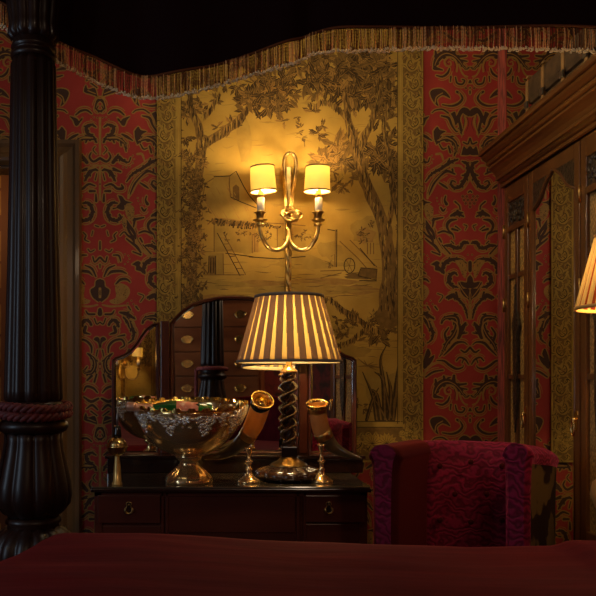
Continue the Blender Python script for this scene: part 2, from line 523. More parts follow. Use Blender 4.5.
    T(A(210), '''
d 204,40,13 245,24,28 290,44,9
d 242,62,9 202,70,22 180,100,20 190,136,14 216,160,11 226,192,5
d 214,126,17 252,136,11
d 236,108,11 266,130,7
d 292,98,7 312,106,7 300,132,5
d 84,66,18 112,58,16 152,50,9
d 92,60,20 84,112,9
G 100,88,13 90,140,18 112,210,18 150,270,18 204,312,15
l 98,120,5 110,190,7 150,256,6
d 38,100,15 60,150,18 86,180,11
d 38,190,11 62,210,13 102,240,20 132,282,13
d 120,152,11 160,140,14 212,160,9
d 128,188,13 142,212,11
d 164,236,13 200,236,22 240,252,24 270,246,20 290,214,24 322,220,13
d 208,206,8 224,222,8
d 80,276,9 132,296,13
d 146,230,8 200,290,11
d 148,412,18 155,370,26 180,340,28 222,326,22 270,326,13 306,352,9
p 74,360 110,338 132,350 126,370 162,400 160,426 130,406 100,396 100,372
s 232,346 268,328 298,344 312,392 302,452 280,430 258,380
d 332,348,24 332,400,24
p 334,428 315,450 308,480 268,474 284,506 334,516
d 246,430,11 226,414,18 196,440,28 196,480,26 222,505,20 252,512,10
d 258,482,9 280,530,18 310,570,18 332,592,9
d 332,530,12 330,540,12
d 178,580,18 222,560,20 244,592,14
o 318,296,8
g 260,500,7 290,545,7 318,580,6
''')
    T(A(290), '''
p 334,94 320,60 290,40 268,-2 334,-2
g 334,-2,5 326,40,5 334,84,5
d 188,62,9 216,40,26 262,70,18 300,120,16 316,186,8
d 240,16,16 252,60,13
G 276,90,8 304,150,9 310,192,6
G 332,92,14 332,192,12
d 144,218,15 158,190,18 200,180,30 240,190,40 246,240,34 220,300,30 180,350,26 150,412,13 130,442,5
d 236,190,28 230,160,15
d 190,250,10 165,290,14 176,330,20
d 255,312,30 275,262,36 302,220,17
d 268,290,15 312,284,8
d 158,432,7 200,390,16 240,350,18 290,345,10 314,362,6
g 186,378,13 230,330,16 252,270,12 242,220,10 208,204,7
d 272,398,9 300,412,14 332,380,15
d 242,468,9 264,446,12 300,460,14 322,492,7
d 290,456,8 280,482,7
d 114,466,7 160,470,14 200,500,18 242,522,16 280,514,9 288,500,6
p 18,484 50,388 72,420 60,450 96,430 76,480 30,524
g 22,566,18 60,510,20 120,480,18 162,500,9
d 38,576,11 90,542,14 154,530,9
d 40,185,22 60,240,26 86,280,22 76,330,13 48,352,7
o 46,88,9 70,70,8 84,94,9
d 50,110,11 64,132,9
d 100,110,12 116,130,9
d 130,76,6 152,40,7 118,24,6
''')
    # axis B: palmettes, pods
    T(B(80, 182), '''
d 150,192,9 160,150,13 190,130,12 206,142,7
d 172,210,13 204,196,10 194,172,7
d 238,222,9 270,200,14 310,206,16 342,232,9
p 298,250 320,272 334,256 382,240 360,266 345,302 324,296
o 200,250,9 222,246,9 240,262,8
d 208,312,9 235,296,16 270,310,24 266,350,24 226,380,20 205,412,12
d 214,390,16 260,385,30 310,390,22 346,420,18 355,472,9
d 266,386,20 276,414,10
d 320,404,16 322,436,8
d 328,360,11 360,376,20 398,400,8
g 230,384,8 290,380,9 340,410,7
G 182,250,13 182,492,13
d 214,440,6 228,462,7 206,490,6
d 240,480,7 252,510,14 226,540,16 182,518,18
d 268,546,24 300,510,26 330,530,22 370,545,11 386,514,8
o 334,578,9 356,580,9 380,572,8 400,550,7 408,524,7 400,500,7
g 186,566,12 230,575,13 262,592,9
''')
    T(B(160, 175), '''
d 190,70,11 220,60,26 250,90,28 276,138,12
d 262,60,24 312,78,11
d 196,90,7 206,132,9
g 205,50,8 245,62,7
G 175,40,13 175,262,13
o 175,160,12
d 208,172,9 250,160,16 290,190,18 326,186,20 318,164,9
d 208,206,13 242,206,18
d 202,226,9 200,272,18
g 215,190,9 262,180,9
d 290,286,10 250,286,22 226,330,24 236,380,26 276,402,22 312,384,20 304,360,9
d 262,322,10 292,316,6
g 262,300,8 238,340,8
p 294,234 320,240 345,270 388,284 350,290 330,332 284,312 310,280
s 336,302 370,292 402,320 396,390 372,402 346,360
s 318,400 346,380 352,440 330,452
d 184,442,8 206,434,8
d 222,470,6 230,500,6
d 248,542,7 276,526,10 268,500,10 286,480,7
d 308,500,7 335,476,10 360,500,14 392,520,22 402,552,9
d 350,400,12 372,440,22 400,480,20 410,520,12
d 175,540,9 175,590,12
''')
    T(B(240, 163), '''
d 242,62,8 226,78,8 200,66,6
d 210,112,10 198,146,12 166,116,14
d 163,162,10 163,184,7
d 252,100,9 288,104,14 300,140,8
g 275,110,9 285,150,10
d 190,242,9 216,190,16 262,168,8
d 212,232,9 240,210,20 300,206,18 338,222,8
g 200,240,7 232,196,7
o 328,95,8 350,104,8 358,124,8 348,144,8 328,160,8
p 161,258 190,270 196,308 226,330 216,370 196,392 161,402
g 166,320,12 166,380,12
l 166,335,6 166,365,6
d 268,292,9 300,262,18 340,260,16 362,278,7
s 262,312 300,286 350,310 362,350 330,400 280,426 240,420 226,400 268,380
d 292,340,14 302,372,24
G 180,430,8 240,440,10 340,432,7
d 198,492,13 240,490,14 257,468,7
d 163,462,26 163,488,34
d 296,480,13 340,490,28 394,522,11
d 320,512,16 360,552,24 378,592,18
d 222,560,20 236,536,18 268,534,24 286,572,18
g 310,494,7 350,530,8 366,580,6
d 200,520,9 185,556,9 163,545,9
''')
    T(B(320, 155), '''
d 222,94,8 258,80,22 250,44,20
p 153,190 144,150 118,130 134,112 153,128
p 157,190 168,150 196,130 178,112 157,128
d 210,216,9 214,172,16 250,136,16 300,130,14 317,166,12 290,186,7
d 236,222,10 196,260,26 190,310,30 216,350,28 262,346,14 240,310,9
d 272,108,7 318,100,13
d 180,240,7 172,200,9
o 155,290,20
o 155,322,14
d 178,360,13 192,410,14
d 210,370,18 240,400,12
g 222,260,8 208,310,8
d 172,480,9 200,450,16 244,440,16 262,470,8
d 166,520,14 214,540,20 262,510,11
''')
    T(B(390, 310), '''
d 326,130,11 362,100,18 400,124,9
p 328,228 344,172 390,182 402,150 416,196 374,212
d 330,170,9 370,140,11
g 340,210,7 390,190,7
''')
damask()
TD = {'r': 0, 'g': 1, 'b': 2}
def damask_on(mb, axis, sgn, Yscale, clip, vs=(-1, 0, 1), x0=CX):
    k = Yscale / F
    for n in vs:
        dam.emit(mb, lambda u, v: ((axis + sgn * u - x0) * k, EYE + (CY - v - 328 * n) * k), TD, clip)

# ------------------------------------------------------------------ room shell
XL, XR, YF, ZC = -2.4, 2.12, -1.5, 3.1
k = WALL / F
DX0, DX1, DZ = PX(-150, WALL), PX(64, WALL), PZ(162, WALL)       # door opening in the back wall
STEPX, STEPY = PX(497.5, WALL), 3.40
mb = MB()
for x0, x1, z0, z1 in ((XL, DX0, 0, ZC), (DX0, DX1, DZ, ZC), (DX1, XR, 0, ZC)):
    mb.add([(x0, 0, z0), (x1, 0, z0), (x1, 0, z1), (x0, 0, z1)], [(0, 1, 2, 3)], 0, False)
mb.box(XL, DX0, .001, .1, 0, ZC, 0); mb.box(DX1, XR, .001, .1, 0, ZC, 0); mb.box(DX0, DX1, .001, .1, DZ, ZC, 0)
damask_on(mb, 29, 1, WALL, (DX1 + .02, 9, 0, ZC)); damask_on(mb, 171, -1, WALL, (DX1, 9, 0, ZC))
damask_on(mb, 29, 1, WALL, (-9, DX1 + .02, DZ + .04, ZC), (-1, 0)); damask_on(mb, 29, -1, WALL, (XL, 9, DZ + .04, ZC), (-1, 0))
damask_on(mb, -113, 1, WALL, (XL, 9, DZ + .04, ZC), (-1, 0))
damask_on(mb, 470, -1, WALL, (PX(340, WALL), 9, 0, ZC)); damask_on(mb, 328, 1, WALL, (PX(340, WALL), 9, 0, 1.0), (0, 1)); damask_on(mb, 470, 1, WALL, (-9, STEPX + .01, 0, ZC))
struct(mb.build('wall_back', ['red', 'dgold', 'dbrown'], loc=(0, WALL, 0))).location = (0, WALL, 0)
bpy.data.objects['wall_back'].data.transform(Matrix.Translation((0, WALL, 0)))
mb = MB()
mb.box(STEPX, XR, .0, .098, 0, ZC, 0)
mb.add([(STEPX - .0005, 0, 0), (STEPX - .0005, .098, 0), (STEPX - .0005, .098, ZC), (STEPX - .0005, 0, ZC)], [(0, 1, 2, 3)], 3, False)
for ax, s in ((532, -1), (532, 1)):
    damask_on(mb, ax, s, STEPY, (STEPX + .004, XR, 0, ZC), (-1, 0))
o = struct(mb.build('wall_alcove', ['red', 'dgold', 'dbrown', 'torn'])); o.location = (0, STEPY, 0)
mb = MB(); mb.box(XL - .1, XL, YF, .35, 0, ZC); mb.box(XL - .1, XL, 1.25, WALL, 0, ZC); mb.box(XL - .1, XL, .35, 1.25, 0, .9); mb.box(XL - .1, XL, .35, 1.25, 2.3, ZC)
struct(mb.build('wall_left', 'plainred'))
mb = MB(); mb.box(XR, XR + .1, YF, WALL + .1, 0, ZC); struct(mb.build('wall_right', 'plainred'))
mb = MB(); mb.box(XL - .1, XR + .1, YF - .1, YF, 0, ZC); struct(mb.build('wall_front', 'plainred'))
mb = MB(); mb.box(XL - .1, XR + .1, YF - .1, 5.1, -.1, 0); struct(mb.build('floor', 'carpet'))
mb = MB(); mb.box(XL - .1, XR + .1, YF - .1, 5.1, ZC, ZC + .1); struct(mb.build('ceiling', 'ceil'))
# window in the left wall (behind the viewer's left shoulder)
mb = MB()
for a in ((.35, .41, .9, 2.3), (1.19, 1.25, .9, 2.3), (.35, 1.25, .9, .96), (.35, 1.25, 2.24, 2.3), (.785, .815, .9, 2.3), (.35, 1.25, 1.58, 1.62)):
    mb.box(XL - .08, XL - .03, *a)
struct(mb.build('window_1', 'white'))
# door case in the back wall and the tartan-papered passage beyond
mb = MB()
fw = .125
prof = [(0, 0), (0, .018), (.016, .040), (.03, .046), (.045, .040), (.06, .026), (.085, .020), (.10, .030), (.118, .030), (.125, 0)]   # across the moulding, out from the wall
def mould(path, prof):
    pts = []
    for (x, z), (nx, nz) in path:
        pts.append([(x + nx * a, WALL - b, z + nz * a) for a, b in prof])
    for p, q in zip(pts, pts[1:]):
        vs = p + q; n = len(p)
        mb.add(vs, [(i, i + 1, n + i + 1, n + i) for i in range(n - 1)], 0, False)
mould([((DX1 - .04, 0), (1, 0)), ((DX1 - .04, DZ - .02), (1, 1)), ((DX0 + .04, DZ - .02), (-1, 1)), ((DX0 + .04, 0), (-1, 0))], prof)
mb.box(DX1 - .04, DX1 - .001, WALL - .001, WALL + .12, 0, DZ - .02); mb.box(DX0, DX0 + .04, WALL, WALL + .12, 0, DZ); mb.box(DX0, DX1, WALL, WALL + .12, DZ - .03, DZ)
struct(mb.build('door_1', 'doorwood'))
mb = MB()
mb.box(XL, -.3, 4.5, 4.6, 0, ZC, 0)
for z in (.3, .75, 1.2, 1.65, 2.1): mb.box(XL, -.3, 4.497, 4.5, z, z + .10, 1); mb.box(XL, -.3, 4.496, 4.5, z + .25, z + .265, 1)
for i in range(8): mb.box(XL + i * .27, XL + i * .27 + .05, 4.4965, 4.5, 0, ZC, 1)
struct(mb.build('wall_passage', ['tartan', 'tartand']))
mb = MB(); mb.box(-.4, -.3, WALL + .1, 4.6, 0, ZC); mb.box(XL - .1, XL, WALL + .1, 4.6, 0, ZC); struct(mb.build('wall_passage_side', 'tartan'))

# ------------------------------------------------------------------ tapestry panel
def tapestry_mesh():
    a = Art()
    rnd = random.Random(11)
    x0, x1, y0, y1 = 157, 422.5, 15, 462
    def leaf(x, y, ang, l, w, tone, layer):
        c, s_ = math.cos(ang), math.sin(ang)
        pts = [(0, 0), (.28, .36), (.42, .30), (.6, .5), (.8, .22), (1, 0), (.8, -.22), (.6, -.5), (.42, -.30), (.28, -.36)]
        a.poly([(x + (p * l) * c - (q * w) * s_, y + (p * l) * s_ + (q * w) * c) for p, q in pts], layer, tone)
        a.stroke([(x, y, .5), (x + l * .8 * c, y + l * .8 * s_, .2)], layer + 1, 'n' if tone == 'd' else 'd', 0, 1, False)
    def cluster(x, y, r, n, tones='dmn', lay=2, spread=PI, base=None):
        for i in range(n):
            an = (base if base is not None else rnd.uniform(0, 2 * PI)) + rnd.uniform(-spread, spread) * .6 + .5
            leaf(x + rnd.uniform(-.12, .12) * r, y + rnd.uniform(-.12, .12) * r, an, r * rnd.uniform(.65, 1.05), r * rnd.uniform(.24, .38), rnd.choice(tones), lay + rnd.randint(0, 3) * 2)
    def foliage(x, y, rx, ry, n, r, tones='dddmmn'):
        for _ in range(n):
            t = rnd.uniform(0, 2 * PI); q = math.sqrt(rnd.random())
            cluster(x + rx * q * math.cos(t), y + ry * q * math.sin(t), r * rnd.uniform(.85, 1.5), rnd.randint(4, 7), tones)
    def bark(pts, n=5, lay=12):
        pts = [pts[0]] + [(x + rnd.uniform(-1.3, 1.3), y, w * rnd.uniform(.82, 1.08)) for x, y, w in smoothpts(pts, 3)[1:-1]] + [pts[-1]]
        a.stroke(pts, lay, 'm', .3)
        for p_ in smoothpts(pts, 4):
            for _ in range(2):
                o = rnd.uniform(-.45, .45); a.stroke([(p_[0] + o * p_[2], p_[1] - 3, .3), (p_[0] + o * p_[2] + rnd.uniform(-.8, .8), p_[1], rnd.uniform(.6, 1.6)), (p_[0] + o * p_[2], p_[1] + 4, .3)], lay + 1, rnd.choice('ddnl' if o < .1 else 'dddm'), 0, 2, False)
        q = smoothpts(pts, 6)
        for i in range(0):
            o = (i + .5) / n - .5
            a.stroke([(p[0] + o * p[2] * .85 + rnd.uniform(-.3, .3), p[1], max(.25, p[2] / n * .45)) for p in q[::3]], lay + 1, rnd.choice('mlm'), 0, 2, False)
    # tonal washes
    for x, y, rx, ry in ((300, 290, 60, 6), (215, 285, 34, 5), (245, 250, 30, 3), (350, 330, 30, 5), (330, 352, 40, 7), (385, 395, 20, 26), (300, 345, 40, 8), (310, 265, 40, 4)):
        a.poly([(x + rx * math.cos(t) * rnd.uniform(.8, 1.15), y + ry * math.sin(t) * rnd.uniform(.7, 1.2)) for t in [2 * PI * i / 18 for i in range(18)]], 1, 'w')
    def wash(x, y, rx, ry, tone='w', lay=1):
        n = 16
        a.poly([(x + rx * math.cos(t) * rnd.uniform(.7, 1.2), y + ry * math.sin(t) * rnd.uniform(.7, 1.2)) for t in [2 * PI * i / n for i in range(n)]], lay, tone)
    for _ in range(260):
        x, y = rnd.uniform(184, 394), rnd.uniform(50, 420)
        a.stroke([(x, y, .3), (x + rnd.uniform(2, 9), y + rnd.uniform(-2, 2), rnd.uniform(.5, 2.2)), (x + rnd.uniform(10, 16), y + rnd.uniform(-3, 3), .3)], 1, 'w', 0, 3, False)
    def fill(pts, tone, lay=3): a.poly([(155 + x / 4.26, 170 + y / 4.26) for x, y in pts], lay, tone)
    fill([(250, 38), (318, 28), (345, 8), (378, 74), (452, 170), (430, 226), (262, 206), (210, 130)], 'w')
    fill([(318, 28), (345, 8), (378, 74), (357, 132), (322, 118)], 'l', 4); fill([(335, 130), (333, 76), (345, 66), (356, 76), (357, 132)], 'm', 5)
    fill([(252, 215), (430, 230), (430, 350), (252, 350)], 'l', 3); fill([(232, 370), (258, 370), (258, 445), (232, 445)], 'm', 5)
    fill([(205, 360), (292, 356), (292, 448), (205, 450)], 'w', 3); fill([(414, 270), (440, 270), (440, 352), (414, 352)], 'n', 5); fill([(520, 245), (640, 245), (640, 345), (520, 340)], 'w', 3); fill([(560, 250), (585, 250), (585, 330), (560, 330)], 'n', 5)
    for i in range(46):
        x = 255 + i * 4; a.stroke([(155 + x / 4.26, 170 + (205 + i * .5) / 4.26, .5), (155 + (x - 6) / 4.26, 170 + (222 + rnd.uniform(0, 14) + i * .5) / 4.26, rnd.uniform(1, 2.4))], 7, rnd.choice('mnd'), 0, 1)
        x = rnd.uniform(220, 430); y = 60 + rnd.uniform(0, 130)
        a.stroke([(155 + x / 4.26, 170 + y / 4.26, .3), (155 + (x + 18) / 4.26, 170 + (y + 30) / 4.26, .8)], 6, rnd.choice('nl'), 0, 1, False)
    for p in ((244, 140, 7, 26), (288, 218, 8, 12, 'n'), (366, 230, 16, 14), (366, 236, 10, 8, 'n'), (330, 250, 14, 10), (222, 300, 30, 6, 'n'), (262, 284, 26, 4, 'n'), (322, 282, 36, 4, 'n'), (356, 290, 24, 5, 'n'), (300, 262, 20, 8), (360, 276, 16, 4, 'm'), (230, 240, 12, 6)): wash(*p)  # the small blotch behind the sconce stem is painted-in shade
    # ground hatching
    for _ in range(150):
        x, y = rnd.uniform(188, 392), rnd.choice((rnd.gauss(292, 5), rnd.gauss(275, 8), rnd.gauss(345, 14)))
        l = rnd.uniform(6, 26)
        a.stroke([(x, y, .2), (x + l / 2, y + rnd.uniform(-1, 1), rnd.uniform(.4, 1.1)), (x + l, y + rnd.uniform(-1.5, 1.5), .2)], 2, rnd.choice('llm'), 0, 3, False)
    # left tree
    bark([(188, 312, 18), (192, 285, 11), (192, 240, 9), (196, 190, 9), (202, 152, 11), (204, 140, 9)])
    bark([(203, 146, 9), (195, 118, 7), (190, 100, 5), (186, 78, 3)], 4)
    bark([(205, 144, 10), (224, 132, 9), (240, 120, 7), (250, 106, 4)], 4)
    bark([(203, 118, 3), (212, 108, 3), (220, 96, 2)], 1)
    for _ in range(210):
        y = rnd.uniform(150, 308)
        cluster(rnd.gauss(194 - (y - 150) * .03, 6.5), y, rnd.uniform(4.5, 8), 5, 'ddmnn', 15)
    foliage(262, 88, 30, 18, 26, 11); foliage(282, 98, 16, 14, 9, 10); foliage(245, 105, 14, 8, 5, 10); foliage(270, 72, 34, 10, 14, 11)
    foliage(264, 100, 26, 12, 14, 12); foliage(192, 108, 12, 8, 7, 10, 'dmn'); foliage(190, 75, 20, 10, 8, 9, 'mmd'); foliage(215, 82, 16, 8, 5, 9, 'md')
    cluster(186, 117, 11, 9); cluster(232, 127, 12, 10); cluster(186, 138, 11, 9, 'mmd'); cluster(176, 130, 8, 6, 'mml'); cluster(216, 100, 9, 7); cluster(283, 122, 10, 7); cluster(296, 95, 8, 6); cluster(218, 128, 9, 6); cluster(188, 158, 10, 8)
    foliage(188, 302, 16, 12, 16, 8, 'dmm'); foliage(178, 268, 4, 26, 6, 6, 'mml')
    # right tree
    bark([(388, 316, 26), (388, 292, 17), (389, 262, 14), (384, 230, 13), (372, 198, 12), (362, 172, 11), (356, 150, 10), (349, 122, 7), (344, 95, 5)], 6)
    bark([(357, 152, 9), (368, 128, 7), (377, 104, 6), (380, 80, 4)], 4)
    bark([(352, 132, 6), (340, 112, 5), (324, 103, 3), (314, 108, 1.5)], 2)
    bark([(386, 235, 5), (392, 200, 5), (388, 160, 5), (384, 125, 4), (392, 96, 3)], 3)
    bark([(400, 312, 6), (395, 270, 5), (398, 225, 4), (393, 185, 3)], 2, 6)
    foliage(350, 66, 48, 14, 40, 13); foliage(330, 78, 22, 10, 12, 13, 'ddmn'); foliage(366, 92, 20, 8, 10, 12, 'ddmn'); foliage(388, 150, 8, 22, 14, 11, 'ddmn'); foliage(318, 80, 16, 16, 12, 11); foliage(345, 92, 18, 12, 11, 12); foliage(384, 78, 12, 30, 20, 12); foliage(386, 118, 10, 16, 10, 11, 'dmm')
    for p in ((326, 60, 13), (340, 80, 15), (318, 92, 13), (365, 84, 13), (315, 55, 12), (352, 110, 11), (311, 112, 11), (318, 134, 11), (322, 127, 8)): cluster(*p, 10)
    foliage(345, 152, 14, 12, 14, 13, 'mmdn'); foliage(330, 166, 16, 9, 11, 12, 'mmn'); foliage(378, 158, 12, 12, 12, 12, 'ddm'); foliage(356, 172, 10, 8, 6, 10, 'mmd'); foliage(392, 172, 6, 14, 7, 9, 'dm')
    foliage(338, 182, 8, 8, 4, 9, 'mml'); foliage(400, 225, 3, 40, 8, 5, 'mml')
    for i in range(6): cluster(296 + rnd.uniform(-6, 8), 118 + i * 5, 6, 4, 'mml')
    # farm house, barn, ladder, carts (thin pen lines)
    def pen(pts, w=.8, t=None, l=9):
        t = t or rnd.choice('dmmn'); a.stroke([(155 + x / 4.26, 170 + y / 4.26, w) for x, y in pts], l, t, 0, 1, False)
    for pl in ([(250, 32), (318, 28), (345, 8), (378, 74)], [(318, 28), (316, 62), (322, 118)], [(335, 130), (333, 76), (345, 66), (356, 76), (357, 132)], [(250, 38), (214, 60), (205, 110)], [(210, 130), (262, 206), (430, 226)],
               [(378, 74), (400, 110), (452, 170)], [(322, 118), (360, 136), (440, 168)], [(430, 226), (560, 232), (640, 240)], [(252, 215), (252, 350), (210, 350)], [(228, 445), (230, 368), (258, 368), (258, 446)], [(236, 440), (238, 376), (250, 376), (250, 440)],
               [(290, 358), (292, 448)], [(300, 356), (420, 372)], [(210, 448), (380, 448)], [(265, 270), (362, 452)], [(290, 268), (386, 448)], [(414, 280), (414, 356)], [(424, 280), (424, 350)], [(205, 110), (150, 120)],
               [(560, 232), (560, 330)], [(585, 240), (585, 330)], [(520, 250), (520, 340), (600, 345)], [(400, 372), (520, 380), (640, 370)]):
        pen(pl, 1.0 if len(pl) > 2 else .9)
    for i in range(7): pen([(276 + i * 14, 292 + i * 26), (300 + i * 14, 290 + i * 26)], .8)
    for i in range(40): pen([(262 + i * 7, 210 + rnd.uniform(-3, 6) + i * .7), (256 + i * 7, 222 + rnd.uniform(-2, 8) + i * .7)], 1.3, rnd.choice('dm'))
    for i in range(34): cluster(218 + rnd.uniform(0, 100), 236 + rnd.uniform(-4, 5), 3.6, 4, 'mmd', 4)
    def pen2(pts, w=.9, t=None):
        t = t or rnd.choice('dmm'); a.stroke([(320 + x / 4.26, 170 + y / 4.26, w) for x, y in pts], 9, t, 0, 1, False)
    for pl in ([(70, 255), (68, 415)], [(64, 255), (62, 415)], [(45, 370), (60, 360), (62, 415)], [(82, 305), (160, 378), (240, 470)], [(125, 300), (240, 415)], [(168, 335), (230, 410)], [(160, 450), (172, 418), (240, 424), (236, 470), (160, 452)], [(165, 472), (240, 474)],
               [(200, 312), (200, 360)], [(213, 312), (213, 360)], [(226, 312), (226, 360)], [(0, 432), (110, 428)], [(0, 462), (90, 440)], [(30, 255), (70, 262)]): pen2(pl)
    a.poly([(358, 274), (361, 268), (377, 269.5), (376, 280)], 8, 'm')
    wh = [(349 + 5.4 * math.cos(t), 266 + 7.5 * math.sin(t), .9) for t in [2 * PI * i / 14 for i in range(15)]]
    a.stroke(wh, 9, 'd', 0, 1, False)
    for t in range(6): a.stroke([(349, 266, .5), (349 + 5 * math.cos(t), 266 + 7 * math.sin(t), .5)], 9, 'm', 0, 1, False)
    for i in range(10): cluster(366 + rnd.uniform(-6, 10), 232 + rnd.uniform(-12, 12), 5, 4, 'lmm', 3)
    foliage(330, 262, 6, 4, 3, 5, 'lm')
    # lower right: fallen branches, bush, rushes
    foliage(376, 328, 15, 13, 26, 9, 'mmdl'); foliage(350, 318, 14, 6, 8, 7, 'ddm'); foliage(340, 332, 12, 10, 7, 7, 'lmm'); foliage(312, 300, 20, 5, 6, 6, 'mml')
    bark([(330, 300, 3), (345, 312, 5), (366, 326, 4), (378, 332, 2)], 2); bark([(366, 330, 4), (352, 340, 3.5), (336, 347, 2)], 2, 14)
    for b in ([(384, 420, 5), (383, 385, 4.5), (380, 360, 2.5), (386, 345, .5)], [(392, 420, 5), (396, 385, 5), (397, 366, .6)], [(388, 420, 4), (390, 392, 4), (386, 372, .5)], [(380, 420, 5), (376, 395, 4), (368, 388, .6)], [(390, 418, 4), (382, 380, 3), (374, 372, .5)], [(376, 420, 4), (372, 396, 3), (362, 372, .5)], [(393, 420, 3), (393, 400, 3), (399, 390, .4)], [(366, 420, 3), (372, 400, 3), (378, 388, .5)], [(386, 421, 4), (378, 406, 4), (373, 399, 1)]):
        a.stroke(b, 13, 'd', .1); a.stroke([(p[0] + .5, p[1], p[2] * .35) for p in b], 14, 'm', 0, 4, False)
    for i in range(8): a.stroke([(350 + rnd.uniform(0, 30), 362 + rnd.uniform(-4, 14), .3), (368, 366, 1.3), (384, 368, .3)], 5, 'm', 0, 3, False)
    for i in range(10): cluster(346 + rnd.uniform(-6, 22), 400 + rnd.uniform(-6, 12), 6, 5, 'lmm', 3)
    foliage(250, 310, 60, 8, 12, 7, 'lmm')
    # border: dark ground with scrolling acanthus, inner fillets
    def border(fx, length, seed):
        r2 = random.Random(seed)
        n = int(length / 19) + 1
        for i in range(n):
            s_ = 1 if i % 2 else -1
            c = i * 19.0
            def Q(u, v): return fx(c + v, u * s_)
            def S(pts, tone, lay, g=0.): a.stroke([Q(u, v) + (w,) for u, v, w in pts], lay, tone, g, 4)
            S([(-6, -2, 2.2), (-3, 4, 3.0), (2.5, 6, 3.6), (5.6, 1, 3.6), (4, -4.5, 3.2), (.5, -5, 2.6), (-.6, -1.8, 2.2), (1.8, -.3, 1.6)], 'q', 22)
            S([(-4, 1, .4), (0, 6, .9), (5, 2.4, .9), (4, -2.6, .8), (1.5, -3.2, .4)], 'd', 23)
            S([(6, 8, 1.2), (6, 13, 3.2), (2, 16, 2.6), (-2, 15, 1.)], 'q', 22)
            S([(5.6, 9, .4), (5.4, 13, .8), (2, 15, .4)], 'd', 23)
            S([(-6.6, 1, 1.), (-7, 7, 3.0), (-4.5, 11.5, 2.8), (-.5, 10.6, 1.)], 'q', 22)
            S([(-6.8, 3, .3), (-6, 8, .7), (-3, 10.6, .3)], 'm', 23)
            for lu, lv, la, ll in ((-5, 5, 2.6, 6), (-6.5, 10, 2.2, 6), (-2, 13, 1.2, 6.5), (3.5, 10, .5, 6), (6, 4, -.5, 6), (3, -5, -1.5, 6), (-3, -5, -2.4, 6), (0, 1.5, .8, 5)):
                p0 = Q(lu, lv); p1 = Q(lu + ll * .6 * math.cos(la + .3 * s_), lv + ll * .6 * math.sin(la + .3 * s_)); p2 = Q(lu + ll * math.cos(la), lv + ll * math.sin(la))
                a.stroke([p0 + (1.2,), p1 + (3.4,), p2 + (.5,)], 22, r2.choice('qqln'), .2, 4)
                a.stroke([p0 + (.3,), p1 + (.7,), p2 + (.2,)], 23, 'd', 0, 4, False)
            for _ in range(3): 
                u, v = r2.uniform(-7, 7), r2.uniform(-8, 9)
                S([(u, v, .6), (u + r2.uniform(-3, 3), v + r2.uniform(-3, 3), 1.7)], r2.choice('lo'), 21)
    wl, wr, yb = 166, 412, 444
    a.poly([(158.5, y0), (174, y0), (174, y1 - 2), (158.5, y1 - 2)], 20, 'm'); a.poly([(403.5, y0), (421, y0), (421, y1 - 2), (403.5, y1 - 2)], 20, 'm')
    a.poly([(174, 427), (403.5, 427), (403.5, y1 - 2), (174, y1 - 2)], 20, 'm')
    for p in ([(174, y0), (181.5, y0), (181.5, 421), (174, 427)], [(403.5, y0), (396.5, y0), (396.5, 421), (403.5, 427)], [(174, 427), (181.5, 421), (396.5, 421), (403.5, 427)]): a.poly(p, 20, 'l')
    for x in (175, 178.5, 181.3, 397, 400, 403): a.stroke([(x, y0, .7), (x, 424, .7)], 21, 'd' if x in (175, 181.3, 397, 403) else 'o', 0, 1, False)
    for y in (421.4, 424, 427): a.stroke([(176, y, .7), (402, y, .7)], 21, 'd' if y != 424 else 'o', 0, 1, False)
    border(lambda t, u: (166 + u, y0 + 6 + t), 430, 1)
    border(lambda t, u: (412.3 + u, y0 + 12 + t), 430, 2)
    border(lambda t, u: (184 + t, 443 + u), 205, 3)
    for cx, cy in ((408, 436), (170, 436)):
        for i in range(12): cluster(cx + rnd.uniform(-5, 5), cy + rnd.uniform(-8, 8), 8, 6, 'oll', 24)
    for x in (350, 372, 386): 
        for i in range(8): leaf(x, 444, -PI / 2 + (i - 3.5) * .38, 12, 5, 'o', 24)
        
    mb = MB()
    tones = {'q': 2, 'o': 1, 'w': 2, 'l': 2, 'm': 3, 'd': 4, 'n': 5}
    X0, X1, Z0, Z1 = PX(x0, WALL), PX(x1, WALL), PZ(y1, WALL), PZ(y0, WALL)
    mb.box(X0, X1, .0, .008, Z0, Z1, 0)
    a.emit(mb, lambda x, y: (PX(x, WALL), PZ(y, WALL)), tones, (X0, X1, Z0, Z1), .00006)
    mid = ((X0 + X1) / 2, 0, 0)
    return mb, mid
mb, mid = tapestry_mesh()
tap = tag(mb.build('tapestry', ['oc', 'oc', 'oc2', 't2', 't3', 't1'], loc=mid), 'ochre toile tapestry of trees and farm buildings, hung behind the dressing table', 'tapestry')
tap.location = (mid[0], WALL - .0115, 0)
tap2 = tap.copy(); C.objects.link(tap2)
tap2.location = (1.44, YF + .0115, -.15); tap2.rotation_euler = (0, 0, PI)
tap2['label'] = 'ochre tapestry on the wall behind the viewer, seen only reflected in the left mirror wing'

